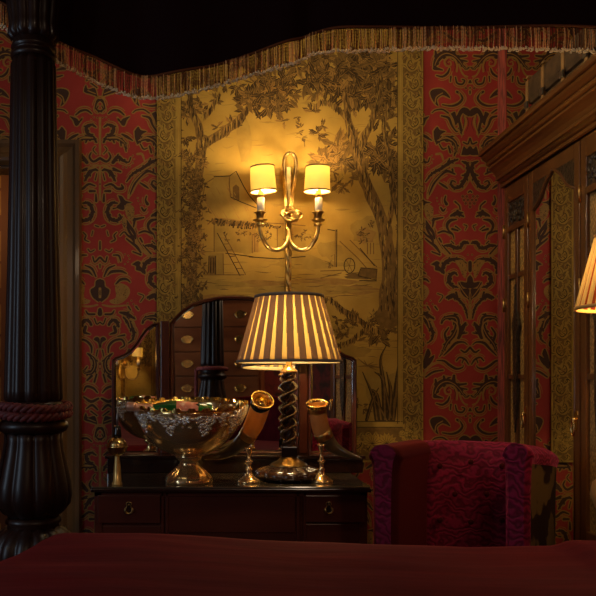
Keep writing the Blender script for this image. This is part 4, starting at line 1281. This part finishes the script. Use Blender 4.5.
# ------------------------------------------------------------------ velvet armchair
def armchair():
    c0 = Vector((.90, 2.62, 0))
    t = thing('armchair', 'buttoned crimson velvet wing armchair with floral outer sides, beside the dressing table', 'armchair', c0)
    Yf = 2.44
    ztop = lambda py, Y: PZ(py, Y)
    def slab(path, thick, z0, zf, name, mats, bul=.02, tops=8, parent=t, roll=.0, cloth=False, cap=0):
        """upholstered upright slab following a plan path; rounded top"""
        q = smoothpts(path, 6)
        n = len(q)
        mb = MB()
        prof = []
        rows = []
        for k in range(n):
            a, b = q[max(k - 1, 0)], q[min(k + 1, n - 1)]
            d = Vector((b[0] - a[0], b[1] - a[1])).normalized(); nn = Vector((-d.y, d.x))
            zt = zf(k / (n - 1))
            e = min(k, n - 1 - k) / (n - 1)
            th = thick * (1 if 0 < k < n - 1 else .62)
            r = th / 2
            ring = []
            for sgn in (-1,):
                pass
            # section: up the front, over the rounded top, down the back
            sec = [(-r, z0), (-r - bul * .3, z0 + (zt - z0) * .4), (-r - bul, z0 + (zt - z0) * .75), (-r - roll * .3, zt - r - roll * .9)]
            for i in range(9):
                an = PI * (1 - i / 8)
                sec.append(((r + roll) * math.cos(an), zt - r - roll * .5 + (r + roll * .5) * math.sin(an)))
            sec += [(r + roll * .3, zt - r - roll * 1.1), (r, zt - r - roll * 1.6), (r, z0)]
            rows.append([(q[k][0] + nn.x * u, q[k][1] + nn.y * u, z) for u, z in sec])
        m = len(rows[0])
        vs = [p for r_ in rows for p in r_]
        for k in range(n - 1):
            for i in range(m - 1):
                mb.f.append([k * m + i, k * m + i + 1, (k + 1) * m + i + 1, (k + 1) * m + i]); mb.m.append(1 if cloth and i < 3 and k > 1 else 0); mb.sm.append(True)
        mb.v = list(map(tuple, vs))
        mb.add(rows[0], [tuple(range(m))], cap, True); mb.add(rows[-1], [tuple(range(m - 1, -1, -1))], 0, True)
        return mb.build(name, mats, parent, subsurf=1)
    # back (path from picture left to right); front of path normal faces the viewer
    bk = slab([(PX(418, 2.74), 2.74), (PX(440, 2.76), 2.76), (PX(475, 2.74), 2.74), (PX(516, 2.66), 2.66)], .10, .42, lambda f: ztop(441, 2.72) - .0 * f, 'backrest', ['velvet'], .02)
    # buttons: shallow diamond tufting
    for i, (bx, by) in enumerate([(440, 466), (471, 462), (502, 466), (455, 494), (487, 494), (440, 520), (471, 522), (502, 520)]):
        Yq = 2.69 - .0007 * (bx - 440) 
        mb = MB(); mb.sphere(P(bx, by, Yq - .018), .011, 0, 2, (1, .5, 1)); mb.build('button', ['velvets'], bk)
    slab([(PX(383, 2.40), 2.40), (PX(394, 2.50), 2.50), (PX(408, 2.64), 2.64), (PX(418, 2.74), 2.74)], .085, .40, lambda f: ztop(440 + 1.5 * (1 - f), 2.5 + .2 * f), 'wing', ['velvets', 'velvet'], .0, roll=.018, cap=1)
    wr = slab([(PX(516, 2.36), 2.36), (PX(524, 2.44), 2.44), (PX(538, 2.54), 2.54), (PX(546, 2.66), 2.66)], .075, .40, lambda f: ztop(442 + 9 * f * f, 2.4 + .24 * f), 'wing', ['velvet', 'chairback'], .0, roll=.014, cloth=True)
    mb = MB(); mb.box(PX(392, 2.45), PX(508, 2.45), 2.30, 2.70, .30, .47, 0, .04); mb.build('seat', ['velvet'], t, subsurf=1)
    mb = MB(); mb.box(PX(386, 2.42), PX(520, 2.42), 2.34, 2.74, .14, .30, 0, .02); mb.build('seat_frame', ['velvets'], t)
    for x, y in ((.58, 2.37), (.96, 2.37), (.62, 2.70), (.98, 2.70)):
        mb = MB(); mb.lathe([(.014, 0), (.022, .03), (.018, .06), (.026, .15)], 14, (x, y, 0)); mb.build('leg', ['mahd'], t)
armchair()

# ------------------------------------------------------------------ wardrobe
W, WY0, WY1 = 1.297, 2.335, 3.285
def wardrobe():
    t = thing('wardrobe', 'tall carved walnut wardrobe with heavy cornice and mirrored middle door', 'wardrobe', (W + .3, (WY0 + WY1) / 2, 0))
    mb = MB()
    mb.box(W + .022, 1.93, WY0, WY1, .0, 2.07, 0, .002)
    mb.build('carcase', ['ward'], t)
    mb = MB(); mb.box(W - .02, 1.93, WY0 - .01, WY1 + .01, 0, .12, 0, .01); mb.build('base_plinth', ['ward'], t)
    # cornice: moulded profile (out from the front, height)
    prof = [(0, 2.05), (-.014, 2.05), (-.014, 2.062), (-.008, 2.066), (-.018, 2.072), (-.022, 2.082), (-.034, 2.082), (-.034, 2.092), (-.030, 2.096), (-.038, 2.112), (-.052, 2.126), (-.066, 2.134), (-.066, 2.142), (-.062, 2.146), (-.074, 2.150), (-.078, 2.158), (-.074, 2.164), (-.082, 2.168), (-.094, 2.178), (-.100, 2.186), (-.096, 2.190), (-.110, 2.192), (-.110, 2.203), (-.104, 2.206), (-.108, 2.214), (-.100, 2.22), (.02, 2.22)]
    mb = MB()
    for (xa, za), (xb, zb_) in zip(prof, prof[1:]):
        mb.add([(W + xa, WY0 - .115, za), (W + xa, WY1 - xa * .0 + .0, za), (W + xb, WY1, zb_), (W + xb, WY0 - .115, zb_)], [(0, 1, 2, 3)], 0, False)
    # far-end closing face
    mb.add([(W + x, WY1, z) for x, z in prof] + [(W + .02, WY1, 2.055)], [tuple(range(len(prof) + 1))], 0, False)
    mb.add([(W + x, WY0 - .115, z) for x, z in prof] + [(W + .02, WY0 - .115, 2.055)], [tuple(range(len(prof) + 1))], 0, False)
    mb.box(W + .015, 1.93, WY0 - .115, WY1, 2.07, 2.219, 0)
    mb.build('cornice', ['wardy'], t)
    X = W
    def door(ya, yb, kind):
        """ya nearer the viewer, yb farther"""
        zb_, zt = .14, 2.045
        st = .041
        mb = MB()
        mb.box(X, X + .022, ya + .002, ya + st, zb_, zt, 0, .004); mb.box(X, X + .022, yb - st, yb - .002, zb_, zt, 0, .004)
        if kind != 'mirror':
            for z0, z1 in ((zt - .075, zt), (1.84, 1.865), (zb_, zb_ + .1), (.62, .66)): mb.box(X, X + .022, ya + st, yb - st, z0, z1, 0, .003)
            ym = (ya + yb) / 2
            mb.box(X + .002, X + .02, ym - .012, ym + .012, .66, 1.84, 0, .003)
            for z in (1.19, 1.63): mb.box(X + .004, X + .018, ya + st, yb - st, z, z + .022, 0, .002)
        else:
            mb.box(X, X + .022, ya + st, yb - st, zt - .055, zt, 0, .003); mb.box(X, X + .022, ya + st, yb - st, zb_, .30, 0, .003)
        d = mb.build('door', ['ward'], t)
        d['label'] = 'arched mirror door' if kind == 'mirror' else 'glazed door lined with gold lace'
        if kind == 'mirror':
            m0, m1 = ya + st - .004, yb - st + .004
            mb = MB(); mb.box(X + .006, X + .010, m0, m1, .29, zt - .06, 0); mb.build('mirror_glass', ['mirror'], d)
            # ogee spandrels
            w_ = (m1 - m0) / 2; c = (m0 + m1) / 2
            og = [(0, 2.0), (.2, 1.982), (.42, 1.955), (.6, 1.92), (.78, 1.898), (1.0, 1.882)]
            for s_ in (-1, 1):
                mb = MB()
                pl = [(X + .001, c + s_ * w_ * u, z) for u, z in smoothpts(og, 4)] + [(X + .001, c + s_ * w_, zt - .04), (X + .001, c, zt - .04)]
                mb.prism(pl, (.006, 0, 0), 0); mb.build('carved_spandrel', ['carved'], d)
                mb = MB(); mb.tube([(X + .002, c + s_ * w_ * u, z) for u, z in smoothpts(og, 4)], .006, 8); mb.build('arch_moulding', ['ward'], d)
            for s_ in (m0, m1):
                mb = MB(); mb.tube([(X + .003, s_, .30), (X + .003, s_, 1.882)], .006, 8); mb.build('bead_moulding', ['ward'], d)
        else:
            mb = MB(); mb.box(X + .014, X + .017, ya + st - .004, yb - st + .004, .66, 1.845, 0); mb.build('lace_panel', ['curtain'], d)
            mb = MB()
            mb.box(X + .005, X + .018, ya + st, yb - st, 1.865, zt - .075, 0)
            rnd = random.Random(3)
            for i in range(46):
                y, z = rnd.uniform(ya + st + .01, yb - st - .01), rnd.uniform(1.875, zt - .085)
                mb.sphere((X + .005, y, z), rnd.uniform(.006, .012), 0, 1, (.6, 1, 1.3))
            mb.build('carved_panel', ['carved'], d)
            mb = MB()
            mb.box(X + .005, X + .018, ya + st, yb - st, zb_ + .1, .62, 0)
            for i in range(60):
                y, z = rnd.uniform(ya + st + .01, yb - st - .01), rnd.uniform(.26, .6)
                mb.sphere((X + .005, y, z), rnd.uniform(.008, .016), 0, 1, (.6, 1, 1.3))
            mb.build('carved_panel', ['carved'], d)
            # gothic carved finial in front of the lights
            mb = MB(); ym = (ya + yb) / 2
            pl = [(X - .004, ym + u, z) for u, z in [(-.012, 1.02), (-.020, 1.12), (-.02, 1.38), (-.034, 1.42), (-.012, 1.48), (0, 1.60), (.012, 1.48), (.034, 1.42), (.02, 1.38), (.020, 1.12), (.012, 1.02), (0, .96)]]
            mb.prism(pl, (.012, 0, 0)); mb.build('carved_finial', ['carved'], d)
        yh = ya + st * .5
        mb = MB()
        z = 1.2 - 43 / F * 2.8
        mb.prism([(X - .003, yh - .011, z + .03), (X - .003, yh - .004, z + .045), (X - .003, yh + .004, z + .045), (X - .003, yh + .011, z + .03), (X - .003, yh + .008, z - .02), (X - .003, yh, z - .03), (X - .003, yh - .008, z - .02)], (.004, 0, 0), 0)
        mb.tube([(X - .014, yh + .011 * math.sin(a), z - .018 - .028 * math.cos(a)) for a in [2 * PI * i / 16 for i in range(17)]], .0032, 7, 0)
        mb.sphere((X - .01, yh, z + .012), .009, 0, 2)
        mb.build('handle', ['brass'], d)
        for zz in (1.52, .55, 1.85):
            mb = MB(); mb.tube([(X - .003, yb - .003, zz - .03), (X - .003, yb - .003, zz + .03)], .005, 8); mb.build('hinge', ['abrass'], d)
    door(3.022, 3.272, 'glass')
    door(2.594, 3.018, 'mirror')
    door(2.344, 2.590, 'glass')
wardrobe()

# suitcase on the wardrobe
t = thing('suitcase', 'brown canvas suitcase with tan leather straps lying on top of the wardrobe', 'suitcase', (1.6, 2.8, 2.22))
sx0, sx1, sy0, sy1 = 1.36, 1.86, 2.42, 3.18
mb = MB(); mb.box(sx0, sx1, sy0, sy1, 2.2225, 2.375, 0, .02); mb.build('case_base', ['canvas'], t)
mb = MB(); mb.box(sx0 - .003, sx1, sy0 - .003, sy1 + .003, 2.378, 2.50, 0, .03); mb.build('lid', ['canvas'], t)
for y in (3.165, 3.015, 2.84, 2.66, 2.47):
    mb = MB(); w_ = .022
    mb.box(sx0 - .008, sx0 - .002, y - w_ / 2, y + w_ / 2, 2.225, 2.485, 0, .002); mb.box(sx0 - .006, sx1, y - w_ / 2, y + w_ / 2, 2.499, 2.506, 0, .002)
    s_ = mb.build('strap', ['tan'], t)
    mb = MB(); mb.box(sx0 - .014, sx0 - .006, y - .014, y + .014, 2.365, 2.395, 0, .003); mb.build('buckle', ['steel'], s_)

# ------------------------------------------------------------------ four-poster bed
BXp, BYp = PX(33.5, 2.1), 2.1
kp = 2.1 / F
t = thing('four_poster_bed', 'dark four-poster bed with fluted post and gold-fringed velvet canopy', 'bed', (.3, 1.0, 0))
def bedpost(x, y, kp=kp, z0=EYE):
    zz = lambda py: z0 + (CY - py) * kp
    def flute(a, k, z): return 1
    mb = MB()
    n = 120
    reed = lambda amp, m, ph=0: (lambda a, k, z: 1 - amp + amp * abs(math.sin(m * a / 2 + ph)) ** .6)
    # capital and upper shaft
    mb.lathe([(r * kp, zz(py)) for r, py in [(24, -110), (24, -40), (20, -34), (24, -28), (26, -10), (26.5, 4), (25, 18), (24, 28), (25.5, 38), (21, 43)]], n, (x, y, 0), 0, reed(.16, 12))
    mb.lathe([(r * kp, zz(py)) for r, py in [(20, 43), (19.5, 46), (21.5, 48), (22, 50), (20, 52), (19, 53), (21.5, 56), (22.5, 58.5), (21, 61), (20, 61.5)]], 64, (x, y, 0))
    sh = [(20.5, 61.5), (22.3, 66), (23, 120), (24, 180), (25.5, 260), (27.5, 340), (28.8, 390), (29, 399), (26, 402)]
    mb.lathe([(r * kp, zz(py)) for r, py in sh], n, (x, y, 0), 0, reed(.17, 12, .5))
    mb.lathe([(r * kp, zz(py)) for r, py in [(27, 401), (29, 404), (30, 410), (29, 417), (31, 420), (34, 423), (35, 426), (33, 430), (30, 432)]], 64, (x, y, 0))
    mb.lathe([(r * kp, zz(py)) for r, py in [(29, 431), (28.5, 440), (30, 450), (33.5, 466), (37, 482), (38.3, 494), (36.5, 504), (30, 512), (24, 516)]], n, (x, y, 0), 0, reed(.13, 10, .3))
    mb.lathe([(r * kp, zz(py)) for r, py in [(24, 515), (27, 518), (27.5, 521), (25, 524), (26, 526)]], 64, (x, y, 0))
    mb.lathe([(r * kp, zz(py)) for r, py in [(26, 525), (34, 530), (41, 540), (44, 552), (42, 564), (36, 572), (30, 576)]], n, (x, y, 0), 0, reed(.12, 14))
    mb.box(x - .085, x + .085, y - .085, y + .085, 0, max(.2, zz(574)), 0, .01)
    return mb.build('bedpost', ['post'], t)
bedpost(BXp, BYp)
HX, HY, hk = -.575, -.36, 1.42 * kp
bedpost(HX, HY, hk, 1.475 + 31 * hk)
mb = MB()
hb = [(-.47, .70), (-.47, 1.10), (-.44, 1.165), (-.38, 1.195), (-.25, 1.21), (.3, 1.215), (.85, 1.21), (.98, 1.195), (1.04, 1.165), (1.07, 1.10), (1.07, .70)]
mb.prism([(x, -.40, z) for x, z in hb], (0, -.07, 0), 0, True)
mb.build('headboard', ['bedvel2'], t, bevel=.02)
mb = MB(); mb.box(-.44, 1.10, 2.0, 2.06, .30, .60, 0, .01); mb.box(-.48, -.43, -.35, 2.02, .3, .6, 0, .01); mb.box(1.07, 1.12, -.35, 2.02, .3, .6, 0, .01); mb.build('bed_frame', ['post'], t)
for x in (1.08,):
    mb = MB(); mb.box(x - .04, x + .04, -.36, -.28, 0, .3, 0, .005); mb.build('leg', ['post'], t)
mb = MB(); mb.box(1.04, 1.12, 1.98, 2.06, 0, .3, 0, .005); mb.build('leg', ['post'], t)
mb = MB(); mb.box(-.41, 1.06, -.33, 1.985, .32, .70, 0, .05); mb.build('mattress', ['valance'], t)
# canopy: valance with a festooned lower edge, fringe, roof
YV = 2.17
edge = smoothpts([(-120, -45), (-60, -22), (0, 4), (20, 17), (50, 37), (70, 47.5), (90, 57.5), (115, 69), (135, 75), (152, 77), (175, 75), (200, 70), (225, 62.5), (263, 51), (285, 45), (300, 40), (312, 34), (330, 31), (360, 30.5), (416, 28.5), (470, 28), (540, 29), (600, 31), (660, 32), (760, 34)], 8)
mb = MB()
n = len(edge)
vs = []
ztopv = 2.62
for i, (x, y) in enumerate(edge):
    X, zl = PX(x, YV), PZ(y, YV)
    for f in (0, .15, .5, 1):
        yy = YV + .012 * math.sin(i * .21) * (1 - f) - .03 * f
        vs.append((X, yy, zl + (ztopv - zl) * f))
mb.add(vs, [(i * 4 + j, (i + 1) * 4 + j, (i + 1) * 4 + j + 1, i * 4 + j + 1) for i in range(n - 1) for j in range(3)])
vs2 = [(x, y - .012, z) for x, y, z in vs]
mb.add(vs2, [(i * 4 + j, (i + 1) * 4 + j, (i + 1) * 4 + j + 1, i * 4 + j + 1) for i in range(n - 1) for j in range(3)])
mb.add([v for i in range(n) for v in (vs[i * 4], vs2[i * 4])], [(2 * i, 2 * i + 2, 2 * i + 3, 2 * i + 1) for i in range(n - 1)])
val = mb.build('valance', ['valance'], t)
mb = MB()
rnd = random.Random(21)
# gimp braid along the edge
mb.tube([(PX(x, YV), YV - .016 + .012 * math.sin(i * .21), PZ(y + .6, YV)) for i, (x, y) in enumerate(edge)], .0042, 6, 0)
def edge_y(x):
    for (xa, ya), (xb, yb_) in zip(edge, edge[1:]):
        if xa <= x <= xb: return ya + (yb_ - ya) * (x - xa) / (xb - xa), 0
    return edge[-1][1], 0
x = -40.0
while x < 758:
    y, _ = edge_y(x)
    yy = YV - .017 + rnd.uniform(-.006, .006)
    L = rnd.uniform(19.5, 22.5)
    sw = rnd.uniform(-.8, .8)
    pts, rad = [], []
    K = 12
    for i in range(K + 1):
        f = i / K
        p = P(x + sw * f * f, y + 1 + L * f, YV); p.y = yy - .004 * math.sin(f * 3)
        pts.append(p); rad.append((.0015 if i % 2 else .0007) * rnd.uniform(.8, 1.2))
    mi = rnd.choices((0, 1), (3, 2))[0]
    mb.tube(pts, rad, 5, mi)
    e = pts[-1]
    pp = [e + Vector((.0035 * math.sin(a) + sw * .001 * a, -.001, -.006 * math.sin(a / 2))) for a in (0, 1.2, 2.4, 3.6, 4.8)]
    mb.tube(pp, .0017, 5, 2)
    x += rnd.uniform(.75, 1.2)
fr = mb.build('fringe', ['fringed', 'fringe', 'fringet'], val)
fr['kind'] = 'stuff'; fr['label'] = 'bronze and gold bullion fringe'
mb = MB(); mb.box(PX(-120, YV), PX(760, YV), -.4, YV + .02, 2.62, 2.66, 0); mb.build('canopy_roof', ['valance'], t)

# bedspread
def bedspread():
    mb = MB()
    x0, x1, y0, y1 = -.74, 1.12, -.33, 2.055
    nx, ny = 90, 96
    vs = []
    LE = [(1.2, -.58), (1.45, -.535), (1.667, -.485), (1.76, -.453), (1.91, -.424), (2.0, -.395), (2.055, -.36)]
    def edgez(px): 
        pts = [(0, 533), (65, 531.5), (146, 531), (226, 535), (300, 539), (392, 542), (467, 545), (547, 543.5), (560, 540), (700, 540)]
        for (a, b), (c, d) in zip(pts, pts[1:]):
            if a <= px <= c: return b + (d - b) * (px - a) / (c - a)
        return pts[0][1] if px < 0 else pts[-1][1]
    for j in range(ny + 1):
        v = j / ny
        Y = y0 + (y1 - y0) * v
        for i in range(nx + 1):
            u = i / nx
            X = x0 + (x1 - x0) * u
            zt = PZ(edgez(CX + X / 2.0 * F), 2.0)
            z = zt + .012 * (1 - v) + .006 * noise.noise(Vector((X * 3, Y * 5, 1))) + .003 * noise.noise(Vector((X * 4, Y * 17, 4)))
            rl = .888 + (Y - 1.70) * .173
            z += .007 * min(1, max(0, (X - rl) / .03)) if Y > 1.2 else .007 * min(1, max(0, (X - .80) / .03))
            # roll over at the far end and at both sides
            d = max(0, Y - (y1 - .10)) / .10
            z -= .30 * (1 - math.sqrt(max(0, 1 - d * d))) ** 1.4 if d > 0 else 0
            xl = -.58
            for (ya, xa), (yb, xb) in zip(LE, LE[1:]):
                if ya <= Y <= yb: xl = xa + (xb - xa) * (Y - ya) / (yb - ya)
            if Y > LE[-1][0]: xl = LE[-1][1]
            d = min(1, max(0, xl - X) / .10)
            z -= .26 * (1 - math.sqrt(max(0, 1 - d * d))) ** 1.2 if d > 0 else 0
            d = max(0, X - (x1 - .08)) / .08
            z -= .3 * (1 - math.sqrt(max(0, 1 - d * d))) if d > 0 else 0
            vs.append((X, Y, z))
    w = nx + 1
    mb.add(vs, [(j * w + i, j * w + i + 1, (j + 1) * w + i + 1, (j + 1) * w + i) for j in range(ny) for i in range(nx)])
    o = tag(mb.build('bedspread', ['bedvel'], loc=(.3, 1., .7)), 'plain burgundy velvet bedspread covering the bed in front', 'bedspread')
    s_ = o.modifiers.new('thick', 'SOLIDIFY'); s_.thickness = .02; s_.offset = -1
bedspread()
# rope tieback on the post
mb = MB()
rr0 = 31.5 * kp
for ring, (py, nt_) in enumerate(((407, 1), (414.5, 1))):
    for ph in range(3):
        pts = []
        for i in range(121):
            a = 2 * PI * i / 120
            tw = 11 * a + ph * 2 * PI / 3
            r = rr0 + .008 + .0065 * math.cos(tw)
            pts.append((BXp + r * math.cos(a), BYp + r * math.sin(a), EYE + (CY - py) * kp + .0065 * math.sin(tw) + .004 * math.sin(2 * a + ring)))
        mb.tube(pts, .0075, 7)
for ph in range(3):
    pts = []
    for i in range(60):
        z = EYE + (CY - 412) * kp - i * .0052
        pts.append((BXp - rr0 * .86 - .02 + .006 * math.cos(i * .35 + ph * 2.1), BYp - .065 + .006 * math.sin(i * .35 + ph * 2.1), z))
    mb.tube(pts, .0068, 6)
mbh = MB()
for ph in range(3):
    pts = []
    for i in range(121):
        a = 2 * PI * i / 120
        r = 31.5 * hk + .010 + .008 * math.cos(11 * a + ph * 2.094)
        pts.append((HX + r * math.cos(a), HY + r * math.sin(a), 1.475 + .009 * math.sin(11 * a + ph * 2.094)))
    mbh.tube(pts, .0105, 7)
    mbh.tube([(HX - .155 + .009 * math.cos(i * .4 + ph * 2.1), HY + .03 + .009 * math.sin(i * .4 + ph * 2.1), 1.47 - i * .007) for i in range(46)], .009, 6)
M['ropep'] = mat('rope_rose', (.36, .07, .06), .7, col2=(.2, .03, .03), nscale=60)
tag(mbh.build('rope_tieback', ['ropep'], loc=(HX, HY, 1.475)), 'rose rope tied round the far bedpost, seen only reflected in the dressing mirror', 'tieback')
tag(mb.build('rope_tieback', ['rope'], loc=(BXp, BYp, 1.1)), 'twisted dark red rope tied round the fluted bedpost', 'tieback')

# ------------------------------------------------------------------ bedside lamp at the right edge
NX, NY = 1.232, 2.165
t = thing('nightstand', 'small dark bedside table at the right edge under the red-shaded lamp', 'bedside table', (1.30, 2.2, 0))
mb = MB(); mb.box(1.125, 1.50, 2.065, 2.31, .60, .625, 0, .004); mb.build('table_top', ['mahd'], t)
mb = MB(); mb.box(1.14, 1.485, 2.08, 2.295, .42, .60, 0, .003); mb.build('carcase', ['mah'], t)
for x in (1.145, 1.455):
    for y in (2.085, 2.265):
        mb = MB(); mb.box(x, x + .028, y, y + .028, 0, .42); mb.build('leg', ['mahd'], t)
kl = NY / F
t = thing('bedside_lamp', 'bedside lamp with red and gold pleated shade, cut by the right edge', 'lamp', (NX, NY, .625))
z_ = lambda py: EYE + (CY - py) * kl
mb = MB(); mb.lathe([(.075, .625), (.078, .635), (.06, .648), (.03, .665), (.025, .69), (.05, .73), (.085, .79), (.106, .845), (.10, .88), (.06, .925), (.03, .95), (.02, .98), (.016, 1.10), (.014, 1.36), (.022, 1.38), (.012, 1.41)], 48, (NX, NY, 0)); mb.build('urn_base', ['gilded'], t)
lx = CX + NX / NY * F
rb2, rt2 = (lx - 580.5) * kl, (lx - 599) * kl
N2 = 180
mb = MB()
vs, fs, mi = [], [], []
for r in range(7):
    f = r / 6
    for i in range(N2):
        a = 2 * PI * i / N2
        rad = rb2 + (rt2 - rb2) * f + (.002 if i % 6 < 3 else -.002)
        vs.append((NX + rad * math.cos(a), NY + rad * math.sin(a), z_(307) + (z_(234) - z_(307)) * f))
for r in range(6):
    for i in range(N2):
        j = (i + 1) % N2
        mb.f.append([r * N2 + i, r * N2 + j, (r + 1) * N2 + j, (r + 1) * N2 + i]); mb.m.append(0 if i % 6 < 3 else 1); mb.sm.append(False)
mb.v = vs
M['shadeg2'] = translucent('old_gold_silk', (.62, .40, .13), .09, (1, .66, .22)); s2 = mb.build('lamp_shade', ['shadeg2', 'shader'], t)
mb = MB()
mb.lathe([(rb2 - .003, z_(309)), (rb2 + .004, z_(309)), (rb2 + .003, z_(305.5)), (rb2 - .003, z_(305.5)), (rb2 - .003, z_(309))], 90, (NX, NY, 0), caps=False)
mb.build('shade_trim', ['goldtrim'], s2); mb = MB()
mb.lathe([(rt2 - .002, z_(236)), (rt2 + .004, z_(236)), (rt2 + .004, z_(233)), (rt2 - .002, z_(233)), (rt2 - .002, z_(236))], 90, (NX, NY, 0), caps=False)
mb.build('shade_trim', ['goldtrim'], s2); mb = MB()
for i in range(3):
    a = i * 2 * PI / 3
    mb.tube([(NX, NY, z_(240)), (NX + rt2 * math.cos(a), NY + rt2 * math.sin(a), z_(236))], .0015, 6)
mb.tube([(NX, NY, 1.40), (NX, NY, z_(239))], .002, 6)
mb.build('shade_carrier', ['brass'], s2)
mb = MB(); mb.lathe([(.008, 1.41), (.024, 1.44), (.028, 1.46), (.018, 1.49), (.002, 1.50)], 14, (NX, NY, 0)); mb.build('bulb', ['bulb'], t)
point('bedside_lamp_light', (NX, NY, 1.53), 5.5, WARM, .025)

# ------------------------------------------------------------------ chest of drawers behind the viewer (seen in the dressing mirror)
M['chestwood'] = mat('figured_mahogany', (.26, .085, .028), .35, col2=(.14, .04, .014), nscale=5, stretch=(.3, 1, 1), detail=8, spec=.15)
t = thing('chest_of_drawers', 'tall mahogany chest with brass bail handles, seen only in the dressing mirror', 'chest of drawers', (-.65, -1.2, 0))
x0, x1, yf = -1.15, -.15, -1.0
mb = MB(); mb.box(x0, x1, YF + .02, yf - .01, .08, 2.25, 0, .005); mb.box(x0 - .03, x1 + .03, YF + .02, yf + .03, 2.25, 2.31, 0, .01); mb.build('carcase', ['chestwood'], t)
mb = MB(); mb.box(x0 - .015, x1 + .015, YF + .02, yf + .01, 0, .12, 0, .01); mb.build('base_plinth', ['mahd'], t)
for i in range(8):
    z0 = .043 + .09 + i * .262
    mb = MB(); mb.box(x0 + .03, x1 - .03, yf - .01, yf + .012, z0, z0 + .248, 0, .006); d = mb.build('drawer', ['chestwood'], t)
    for hx in (-.94, -.37):
        mb = MB()
        zc = z0 + .13
        mb.tube([(hx + .055 * math.cos(a), yf + .03, zc + .045 * math.sin(a)) for a in [PI + PI * i / 10 for i in range(11)]], .005, 7)
        for s_ in (-1, 1): mb.sphere((hx + s_ * .055, yf + .022, zc), .016, 0, 1)
        mb.prism([(hx - .06, yf + .0125, zc + .02), (hx, yf + .0125, zc + .045), (hx + .06, yf + .0125, zc + .02), (hx + .04, yf + .0125, zc - .03), (hx, yf + .0125, zc - .045), (hx - .04, yf + .0125, zc - .03)], (0, .004, 0))
        mb.build('handle', ['brass'], d)

# ------------------------------------------------------------------ daylight and general light
def area(name, loc, rot, sx, sy, power, col):
    l = bpy.data.lights.new(name, 'AREA'); l.shape = 'RECTANGLE'; l.size = sx; l.size_y = sy; l.energy = power; l.color = col
    o = bpy.data.objects.new(name, l); C.objects.link(o); o.location = loc; o.rotation_euler = rot
    return o
area('window_daylight', (XL - .06, .8, 1.6), (0, -PI / 2, 0), 1.4, .9, 19, (.62, .80, 1.))
point('rear_fill_light', (.8, -.75, 2.5), 26, (1, .74, .50), .15)  # added warm ambient fill behind the viewer, no fixture
point('chest_fill_light', (-1.3, -.1, 2.3), 5, (1, .70, .42), .12)  # unseen extra light added to warm the reflected chest
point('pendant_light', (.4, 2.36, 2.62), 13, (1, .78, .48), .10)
point('passage_lamp_light', (-1.5, 4.1, 2.2), 3, (1, .66, .3), .06)
w = bpy.data.worlds.new('world'); SC.world = w
w.use_nodes = True
w.node_tree.nodes['Background'].inputs[0].default_value = (.5, .65, 1, 1)
w.node_tree.nodes['Background'].inputs[1].default_value = .3
